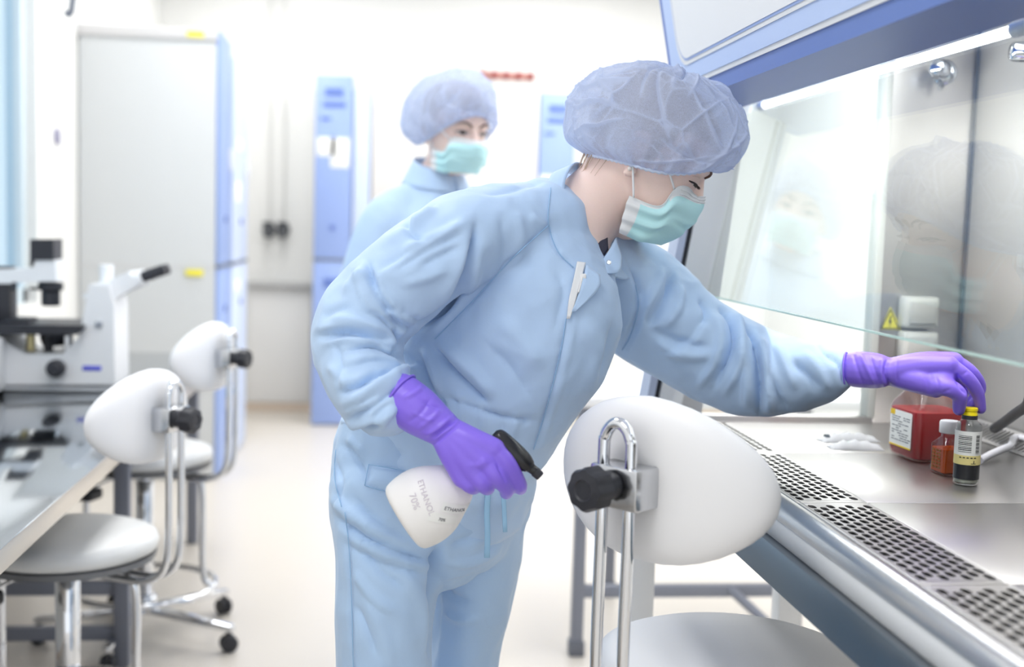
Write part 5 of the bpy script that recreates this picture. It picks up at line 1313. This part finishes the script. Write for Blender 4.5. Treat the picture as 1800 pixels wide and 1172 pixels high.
J = [(q[0], q[1]*0.85, q[2]*1.75)+tuple(q[3:]) for q in J]
S.strokes(J); S.ripple(0.0026, 11, (1, 1, 1), 1.7); S.ripple(0.0012, 27, (1, 1, 1), 4.7); S.smooth(4, 0.4); S.write()
jk = obj_me('jacket', me, M_scrub, woman, 180)
def strip(name, up, lo, th, m, parent, k=5, smooth=180):
    """cloth strip between two 3D polylines, given thickness"""
    U, L = smooth_path(up, k), smooth_path(lo, k); bm = B(); nr = 5; vs = []
    for a, b in zip(U, L): vs.append([bm.verts.new(a+(b-a)*(j/nr)) for j in range(nr+1)])
    for p, q in zip(vs, vs[1:]):
        for j in range(nr): bm.faces.new((p[j], q[j], q[j+1], p[j+1]))
    bmesh.ops.recalc_face_normals(bm, faces=bm.faces[:]); bmesh.ops.solidify(bm, geom=bm.faces[:], thickness=th)
    return obj(name, bm, m, parent, smooth)
# standing collar, right half in front of the neck, then round the back
col_up = [W(1062, 476, 1.682), W(1036, 448, 1.672), W(1012, 405, 1.670), W(996, 360, 1.678), W(993, 322, 1.695), W(1004, 292, 1.725), W(1018, 285, 1.77), W(1040, 300, 1.82), W(1072, 345, 1.838), W(1092, 400, 1.825), W(1096, 440, 1.79), W(1092, 468, 1.745), W(1070, 470, 1.705)]
col_lo = [W(1048, 486, 1.668), W(1010, 468, 1.650), W(982, 436, 1.648), W(966, 390, 1.655), W(960, 345, 1.68), W(968, 308, 1.72), W(990, 300, 1.78), W(1030, 320, 1.845), W(1075, 370, 1.865), W(1105, 425, 1.85), W(1112, 465, 1.80), W(1106, 490, 1.75), W(1078, 486, 1.70)]
cl = strip('collar', col_up, col_lo, 0.0025, M_scrub, jk)
flap = strip('collar_flap', [W(1056, 462, 1.676), W(1070, 440, 1.69), W(1082, 418, 1.715)], [W(1058, 482, 1.665), W(1088, 478, 1.672), W(1092, 452, 1.70)], 0.002, M_scrub, jk)
strip('inner_collar', [W(1034, 440, 1.684), W(1050, 428, 1.694), W(1066, 412, 1.712)], [W(1046, 466, 1.676), W(1056, 456, 1.684), W(1068, 440, 1.70)], 0.002, mat('dark_shirt', (62, 62, 78), 0.8), jk)
for a_, b_, Y_ in ((1035, 456, 1.652), (1070, 461, 1.664)):
    bm = B(); c = W(a_, b_, Y_); cyl(bm, c, c+(CAMPOS-c).normalized()*0.004, 0.0036, n=16, bev=0.001); obj('snap_button', bm, M_chrome, jk)
# white zip tape with its slider
def front(px_, py_, off=0.0035):
    """point on the jacket front seen at that place"""
    best = None; q = proj(S.co); d = (q[:, 0]-px_)**2+(q[:, 1]-py_)**2; idx = np.where(d < 16)[0]
    i = idx[np.argmin(S.co[idx][:, 1])]
    p = W(px_, py_, S.co[i][1]); return p+(CAMPOS-p).normalized()*off
zl = [(1014, 460), (1008, 490), (1000, 525), (996, 560)]; zr_ = [(1029, 462), (1021, 492), (1012, 527), (1002, 560)]
strip('zip_tape', [front(*q) for q in zl], [front(*q) for q in zr_], 0.0015, M_maskwhite, jk)
bm = B(); a = front(1025, 486, 0.006); b = front(1017, 514, 0.006); box(bm, a-Vector((0.004, 0.003, 0.004)), a+Vector((0.004, 0.003, 0.004)), 0.0015); tube(bm, [a, b], [0.0032, 0.0024], 8, 2, flat=(1, 0.5)); obj('zip_slider', bm, M_cap, jk)
strip('zip_flap', [front(1030, 466, 0.006), front(1022, 500, 0.006), front(1005, 548, 0.004)], [front(1054, 484, 0.012), front(1052, 508, 0.012), front(1012, 548, 0.006)], 0.002, M_scrub, jk)

def seam(pts, r=0.0007, off=0.0004):
    bm = B(); tube(bm, [front(q.x, q.y, off) for q in smooth_path([(a, b, 0) for a, b in pts], 6)], r, 8, 2); return obj('seam', bm, M_seam, jk, 180, label='stitched seam line')
seam([(964, 396), (900, 455), (830, 530), (764, 596)]); seam([(995, 560), (985, 620), (960, 720), (938, 790)])
seam([(968, 330), (964, 390), (980, 440), (1008, 470)]); seam([(1117, 500), (1122, 540), (1108, 590), (1094, 615)])
# gloves ------------------------------------------------------------
def hand_mesh(parts, voxel, strokes, sm=4, rip=0.0):
    bm = B()
    for pts, rad in parts: sph_tube(bm, pts, rad, 16, 5)
    me = remesh(bm, voxel); S2 = Sculpt(me); S2.smooth(sm, 0.5)
    S2.strokes(strokes)
    if rip: S2.ripple(rip, 60, (1, 1, 1), 0.4)
    S2.smooth(1, 0.3); S2.write(); return me
def Q(*a): return W(*a)
# right hand round the neck of the spray bottle, back of the hand to the camera
wr = Q(779, 754, 1.478)
mcp = {'index': Q(868, 789, 1.452), 'middle': Q(853, 812, 1.448), 'ring': Q(833, 829, 1.450), 'little': Q(812, 840, 1.457)}
parts = [([Q(704, 698, 1.500), Q(735, 722, 1.490), Q(762, 742, 1.482), wr], [0.031, 0.031, 0.0265, 0.0235])]
for n_, r_ in (('index', 0.0145), ('middle', 0.0145), ('ring', 0.0135), ('little', 0.0125)):
    parts.append(([wr, (wr+mcp[n_])/2+Vector((0, -0.004, 0)), mcp[n_]], [0.020, 0.0175, r_]))
parts.append(([wr, Q(800, 770, 1.484), Q(828, 795, 1.487)], [0.020, 0.022, 0.018]))
parts += [([mcp['index'], Q(893, 815, 1.448), Q(912, 848, 1.462), Q(915, 858, 1.478)], [0.0125, 0.0110, 0.0098, 0.0088]),
          ([mcp['middle'], Q(874, 838, 1.442), Q(890, 858, 1.458), Q(890, 866, 1.476)], [0.0128, 0.0112, 0.0098, 0.0088]),
          ([mcp['ring'], Q(849, 850, 1.446), Q(857, 857, 1.466), Q(855, 848, 1.490)], [0.0122, 0.0108, 0.0098, 0.0088]),
          ([mcp['little'], Q(826, 853, 1.454), Q(834, 856, 1.474), Q(834, 846, 1.494)], [0.0110, 0.0100, 0.0092, 0.0082]),
          ([Q(800, 770, 1.490), Q(832, 778, 1.512), Q(858, 790, 1.522), Q(876, 806, 1.520)], [0.017, 0.0145, 0.0125, 0.0105])]
RS = [([(752, 772), (785, 752), (808, 733)], 3, -0.0035), ([(760, 783), (790, 758), (812, 738)], 3, -0.003), ([(746, 766), (770, 752), (800, 728)], 3.5, 0.003), ([(757, 778), (790, 752), (810, 736)], 2.5, 0.002),
      ([(706, 700), (730, 690), (745, 676)], 4, 0.0025), ([(715, 745), (740, 725), (760, 695)], 4, -0.002), ([(730, 757), (760, 735), (780, 712)], 4, 0.002), ([(722, 722), (745, 735), (765, 740)], 3, 0.002), ([(735, 700), (760, 712), (785, 722)], 3, -0.002),
      ([(872, 812), (884, 835), (890, 850)], 3, -0.003), ([(820, 815), (840, 818), (858, 806)], 6, 0.002)]
me = hand_mesh(parts, 0.0019, RS)
gl = obj_me('glove', me, M_glove, woman, 180)
bm = B(); c = Q(703, 697, 1.5005); ax = (Q(735, 722, 1.490)-c).normalized(); sx_ = ax.cross(Vector((0, 0, 1))).normalized(); sy_ = ax.cross(sx_)
tube(bm, [c+(sx_*math.cos(t)+sy_*math.sin(t))*0.0315-ax*0.002 for t in np.linspace(0, 2*PI, 28, endpoint=False)], 0.0016, 8, 2, closed=True); obj('rolled_cuff', bm, M_glove, gl, 180)
# left hand gripping the vial's yellow cap between thumb and fingers
wr = Q(1562, 653, 1.692)
capc = vp+Vector((0, 0, VH*0.915+0.008))
mcp = {'index': Q(1668, 641, 1.652), 'middle': Q(1676, 634, 1.672), 'ring': Q(1670, 636, 1.693), 'little': Q(1658, 643, 1.712)}
parts = [([Q(1504, 649, 1.715), Q(1522, 650, 1.708), Q(1545, 652, 1.698), wr], [0.0274, 0.0276, 0.0262, 0.0215])]
for n_, r_ in (('index', 0.0140), ('middle', 0.0140), ('ring', 0.0130), ('little', 0.012)):
    parts.append(([wr, (wr+mcp[n_])/2+Vector((0, 0, 0.003)), mcp[n_]], [0.020, 0.0185, r_]))
parts.append(([wr+Vector((0.01, 0, -0.004)), Q(1612, 668, 1.668), Q(1645, 681, 1.655)], [0.019, 0.0195, 0.0155]))
tip_i = capc+Vector((0.0195, 0.006, 0.003)); tip_m = capc+Vector((0.006, 0.020, 0.004)); tip_t = capc+Vector((-0.0195, -0.004, 0.003))
parts += [([mcp['index'], Q(1700, 664, 1.648), Q(1718, 690, 1.652), tip_i], [0.0122, 0.0108, 0.0096, 0.0082]),
          ([mcp['middle'], Q(1708, 656, 1.672), Q(1722, 684, 1.680), tip_m], [0.0122, 0.0108, 0.0096, 0.0082]),
          ([mcp['ring'], Q(1697, 652, 1.698), Q(1712, 674, 1.708), Q(1712, 694, 1.704)], [0.0118, 0.0102, 0.0092, 0.008]),
          ([mcp['little'], Q(1678, 656, 1.722), Q(1692, 676, 1.730), Q(1694, 692, 1.726)], [0.0105, 0.0092, 0.0084, 0.0074]),
          ([Q(1636, 676, 1.658), Q(1664, 680, 1.641), Q(1686, 694, 1.638), tip_t], [0.0155, 0.0140, 0.0118, 0.0092]),
          ([Q(1640, 668, 1.656), Q(1658, 664, 1.652), Q(1672, 660, 1.652)], [0.0135, 0.0125, 0.0105])]
LS = [([(1560, 628), (1556, 655), (1566, 682)], 3.5, -0.004), ([(1553, 625), (1549, 655), (1556, 684)], 4, 0.0035), ([(1500, 620), (1508, 650), (1520, 682)], 3.5, -0.002), ([(1512, 620), (1525, 650), (1540, 680)], 3.5, 0.0022), ([(1528, 622), (1538, 650), (1548, 678)], 3, -0.002),
      ([(1577, 628), (1576, 655), (1580, 680)], 2.5, -0.0012), ([(1680, 655), (1686, 675), (1700, 695)], 4, -0.004), ([(1625, 660), (1632, 680), (1628, 694)], 3, -0.001), ([(1645, 660), (1650, 680), (1646, 695)], 3, -0.001), ([(1655, 690), (1672, 684)], 3, -0.0012), ([(1690, 660), (1702, 652)], 2.5, -0.001)]
me = hand_mesh(parts, 0.0019, LS)
gl = obj_me('glove', me, M_glove, woman, 180, label='violet glove of the reaching hand')
bm = B(); c = Q(1489, 650, 1.7215); ax = (Q(1515, 650, 1.710)-c).normalized(); sx_ = ax.cross(Vector((0, 0, 1))).normalized(); sy_ = ax.cross(sx_)
tube(bm, [c+(sx_*math.cos(t)+sy_*math.sin(t))*0.0262-ax*0.001 for t in np.linspace(0, 2*PI, 28, endpoint=False)], 0.0014, 8, 2, closed=True); obj('rolled_cuff', bm, M_glove, gl, 180)

# spray bottle held in the right hand --------------------------------
bb0 = Q(706, 914, 1.492); bn = Q(842, 826, 1.492)
axb = (bn-bb0).normalized(); Lb = (bn-bb0).length
vdir = (CAMPOS-bb0).normalized(); sdir = axb.cross(vdir).normalized(); ddir = sdir.cross(axb).normalized()
sb_ = thing('spray_bottle', bb0, 'white spray bottle with black trigger head held in a violet glove', 'spray bottle')
PB = [(0.0, 0.0), (0.034, 0.0005), (0.0445, 0.005), (0.0480, 0.014), (0.0500, 0.030), (0.0490, 0.046), (0.0445, 0.062), (0.0355, 0.080), (0.0270, 0.096), (0.0190, 0.106), (0.0150, 0.112), (0.0140, 0.118), (0.0, 0.118)]
kL = Lb/0.128
MBt = basis(sdir, ddir, axb, bb0)
bm = B(); PBs = [(q[0], q[1]) for q in lerp_nodes(PB, 3)]; PBs[0] = (0, 0); PBs[-1] = (0, 0.118)
lathe(bm, [(max(0, r), z*kL) for r, z in PBs], 56, MBt, sx=1.0, sy=0.78); obj('bottle_body', bm, mat('bottle_white', (246, 244, 242), 0.4), sb_, 60)
def rad_at(z):
    zz = [q[1] for q in PBs[1:-1]]; rr = [q[0] for q in PBs[1:-1]]; return float(np.interp(z/kL, zz, rr))
def on_bottle(bm, x0, z0, rotdeg, off):
    """wrap flat artwork (x, y) round the bottle's camera side"""
    r_ = math.radians(rotdeg)
    for v in bm.verts:
        x, y = v.co.x*math.cos(r_)-v.co.y*math.sin(r_)+x0, v.co.x*math.sin(r_)+v.co.y*math.cos(r_)+z0
        r = rad_at(y); a = PI/2-x/max(r, 0.01)
        p = bb0+sdir*((r+off+v.co.z)*math.cos(a))+ddir*((r*0.78+off+v.co.z)*math.sin(a))+axb*y
        v.co = p
    return bm
bm = B(); ring = [(0.0450*math.cos(t), 0.0450*math.sin(t)) for t in np.linspace(0.2, 2.2, 22)]
tube(bm, [bb0+sdir*(x*1.012*1.07)+ddir*(y*0.79)+axb*(0.018+0.010*math.sin((i/21)*PI)) for i, (x, y) in enumerate(ring)], 0.0006, 6, 1); obj('mould_line', bm, mat('bottle_line', (222, 220, 216), 0.5), sb_)
t = text_bm('ETHANOL', 0.0105, 0.00015); t2 = text_bm('70%', 0.0125, 0.00015)
for v in t2.verts: v.co.y -= 0.0145
merge(t, t2); on_bottle(t, -0.008, 0.044, -12, 0.0004); obj('handwriting', t, mat('faint_ink', (214, 206, 214), 0.7), sb_, smooth=0)
for zc, tx, sz in ((0.066, 'ETHANOL', 0.0066), (0.046, '70%', 0.0056)):
    bm = B(); n_ = 14
    vs = [[bm.verts.new((-0.017+0.040*i/n_, -0.0062+0.0124*j/2, 0)) for j in range(3)] for i in range(n_+1)]
    for i in range(n_):
        for j in range(2): bm.faces.new((vs[i][j], vs[i+1][j], vs[i+1][j+1], vs[i][j+1]))
    on_bottle(bm, 0.026, zc, 40, 0.0005); lb = obj('paper_label', bm, M_paper, sb_, 180)
    t = text_bm(tx, sz, 0.0001); on_bottle(t, 0.028, zc, 40, 0.0009); obj('label_print', t, M_ink, lb, smooth=0)
# collar, trigger head, trigger
bm = B(); cyl(bm, bn-axb*0.014, bn+axb*0.012, 0.0155, n=28, bev=0.001); obj('screw_collar', bm, M_black, sb_)
h0, h1, h2 = Q(869, 760, 1.468), Q(910, 791, 1.460), Q(938, 826, 1.456)
hd_ = (h2-h0).normalized()
bm = B(); N_ = [(0.0, 0.004), (0.005, 0.0100), (0.018, 0.0130), (0.036, 0.0142), (0.052, 0.0128), (0.062, 0.0092), (0.066, 0.0065), (0.074, 0.0062)]
kk = (h2-h0).length/0.070; side = hd_.cross(vdir).normalized(); dep = side.cross(hd_)
rows = [(h0+hd_*(z*kk)+side*(0.0022*math.sin(z/0.07*PI)), side, dep, r, r*0.95) for z, r in lerp_nodes(N_, 4)[:, :2]]
loft3(bm, rows, 28); hd2 = obj('spray_head', bm, M_blackgloss, sb_, 50)
bm = B(); e = h0+hd_*(0.072*kk); cyl(bm, e, e+hd_*0.010, 0.0068, 0.0062, n=16, bev=0.001); obj('nozzle', bm, M_black, hd2)
bm = B(); p0_ = h0+(h2-h0)*0.45; tube(bm, [bn+axb*0.008, (bn+axb*0.02+p0_)/2, p0_], [0.0135, 0.0125, 0.011], 16, 4); obj('head_stem', bm, M_black, hd2, 60)
p1_ = h0+(h2-h0)*0.72+Vector((0, 0.008, 0))
bm = B(); tube(bm, [p1_, p1_+side*(0.020)+hd_*0.002+Vector((0, 0.012, 0)), p1_+side*(0.046)+hd_*(-0.012)+Vector((0, 0.006, 0))], [0.0055, 0.0055, 0.004], 10, 4, flat=(1, 1.2)); obj('trigger', bm, M_black, hd2, 60)
# ---------------------------------------------------------------- second person, standing behind
PY = 3.06
fy2 = -60.0
hc = W(816, 228, PY+0.0)
Fv = Matrix.Rotation(math.radians(fy2), 3, 'Z') @ Vector((1, 0, 0))
HM2 = head_matrix(hc-Fv*0.045+Vector((0, 0, -0.018)), fy2, 10)
W2 = lambda *v: HM2 @ Vector(v)
bx_ = Vector((W2(-0.03, 0, 0).x-0.03, W2(-0.03, 0, 0).y+0.03, 0)); Rz = Matrix.Rotation(math.radians(fy2), 3, 'Z')
def D2(f, l, z): return bx_+Rz @ Vector((f, l, 0))+Vector((0, 0, z))
bm = B(); head_geo(bm, HM2)
sph_tube(bm, [W2(-0.02, 0, -0.01), W2(-0.02, 0, -0.06), D2(0.01, 0, 1.33), D2(0, 0, 1.24)], [0.054, 0.052, 0.055, 0.08], 24)
for s in (1, -1):
    sph_tube(bm, [D2(0, 0, 1.25), D2(0, 0.13*s, 1.19)], [0.045, 0.035], 16)
    sph_tube(bm, [D2(0, 0.14*s, 1.185), D2(-0.02, 0.215*s, 1.00), D2(0.06, 0.23*s, 0.80)], [0.036, 0.034, 0.026], 16)
    hp = D2(0.06, 0.23*s, 0.80)
    sph_tube(bm, [hp, hp+Rz @ Vector((0.02, 0, -0.06))], [0.03, 0.026], 14)
    for k in range(4):
        a = hp+Rz @ Vector((0.01+0.016*k, -0.012*s, -0.07)); sph_tube(bm, [a, a+Rz @ Vector((0.012, -0.006*s, -0.035)), a+Rz @ Vector((0.012, -0.02*s, -0.065-0.006*(k in (1, 2))))], [0.0095, 0.009, 0.008], 10)
    a = hp+Rz @ Vector((0.035, -0.01*s, -0.02)); sph_tube(bm, [a, a+Rz @ Vector((0.025, -0.015*s, -0.035)), a+Rz @ Vector((0.028, -0.02*s, -0.06))], [0.014, 0.011, 0.009], 10)
    sph_tube(bm, [D2(0, 0.02*s, 0.85), D2(0, 0.085*s, 0.80), D2(0.01, 0.085*s, 0.45), D2(0, 0.085*s, 0.08)], [0.09, 0.06, 0.045, 0.035], 16)
sph_tube(bm, [D2(0, 0, 1.24), D2(0, 0, 1.08), D2(0, 0, 0.85)], [0.10, 0.09, 0.11], 20)
me = remesh(bm, 0.0045); S = Sculpt(me); S.smooth(2, 0.5); carve_face(S, HM2); S.smooth(2, 0.4); S.write()
base2 = bx_.copy(); me.name = 'person'; me.transform(Matrix.Translation(-base2))
per2 = obj_me('person', me, M_skin, None, 180); per2.location = base2
tag(per2, 'person in light blue suit, cap and mask standing behind the leaning one', 'person')
face_parts(per2, S, HM2, 0.0085, -0.001); hair_shell(per2, HM2); mask(per2, HM2, S)
def brim2(a):
    c, s = math.cos(a), math.sin(a)
    return Vector((-0.012+0.108*c, 0.083*s, -0.030+0.100*max(0, (c+0.35)/1.35)**1.6))
PR2 = [(0.0, 1.00, 0.0, 0), (0.0, 1.10, 0.004, -0.004), (0.0, 1.22, 0.022, -0.010), (0.0, 1.26, 0.055, -0.014), (0.0, 1.18, 0.095, -0.014), (0.0, 0.98, 0.128, -0.012), (0.0, 0.66, 0.152, -0.008), (0.0, 0.34, 0.164, -0.004), (0.0, 0.05, 0.168, 0)]
bouffant(per2, HM2, PR2, brim2, seed=9, nu=120, nv=34)
def rings(rows, n=40):
    bm2 = B(); loft3(bm2, rows, n); return bm2
fx, lx_ = Rz @ Vector((1, 0, 0)), Rz @ Vector((0, 1, 0))
rows = [(D2(0.01, 0, z), lx_, fx, a, b) for z, a, b in ((0.78, 0.205, 0.135), (0.90, 0.20, 0.14), (1.05, 0.195, 0.135), (1.16, 0.19, 0.13), (1.23, 0.165, 0.11), (1.29, 0.105, 0.085), (1.335, 0.075, 0.07), (1.35, 0.07, 0.068))]
bm = rings(rows)
for s in (1, -1):
    sph_tube(bm, [D2(0, 0.05*s, 1.27), D2(0, 0.150*s, 1.205), D2(-0.02, 0.215*s, 1.00), D2(0.02, 0.23*s, 0.88), D2(0.06, 0.23*s, 0.815)], [0.06, 0.066, 0.060, 0.054, 0.045], 24)
me = remesh(bm, 0.007); S = Sculpt(me); S.smooth(8, 0.5); S.ripple(0.004, 10, (1, 1, 0.6), 5.0); S.smooth(1, 0.4); S.write()
jk2 = obj_me('jacket', me, M_scrub, per2, 180)
strip('collar', [D2(0.012+0.064*math.cos(t), 0.062*math.sin(t), 1.375+0.02*math.cos(t+PI)) for t in np.linspace(0.12, 2*PI-0.12, 17)], [D2(0.012+0.088*math.cos(t), 0.095*math.sin(t), 1.315+0.015*math.cos(t+PI)) for t in np.linspace(0.12, 2*PI-0.12, 17)], 0.0025, M_scrub, jk2)
bm = rings([(D2(0, 0, z), lx_, fx, a, b) for z, a, b in ((0.72, 0.17, 0.115), (0.80, 0.19, 0.13), (0.92, 0.18, 0.125))])
for s in (1, -1): sph_tube(bm, [D2(0, 0.085*s, 0.84), D2(0, 0.09*s, 0.6), D2(0.01, 0.09*s, 0.35), D2(0, 0.09*s, 0.10)], [0.095, 0.085, 0.07, 0.062], 24)
me = remesh(bm, 0.008); S = Sculpt(me); S.smooth(6, 0.5); S.ripple(0.004, 10, (1, 1, 0.5), 8.0); S.write()
obj_me('trousers', me, M_scrub2, per2, 180)
for s in (1, -1):
    bm = B(); ellipsoid(bm, D2(0.06, 0.088*s, 0.035), (fx, lx_, Vector((0, 0, 1))), (0.125, 0.045, 0.035))
    for v in bm.verts: v.co.z = max(v.co.z, 0.001)
    obj('shoe', bm, M_white, per2, 180)
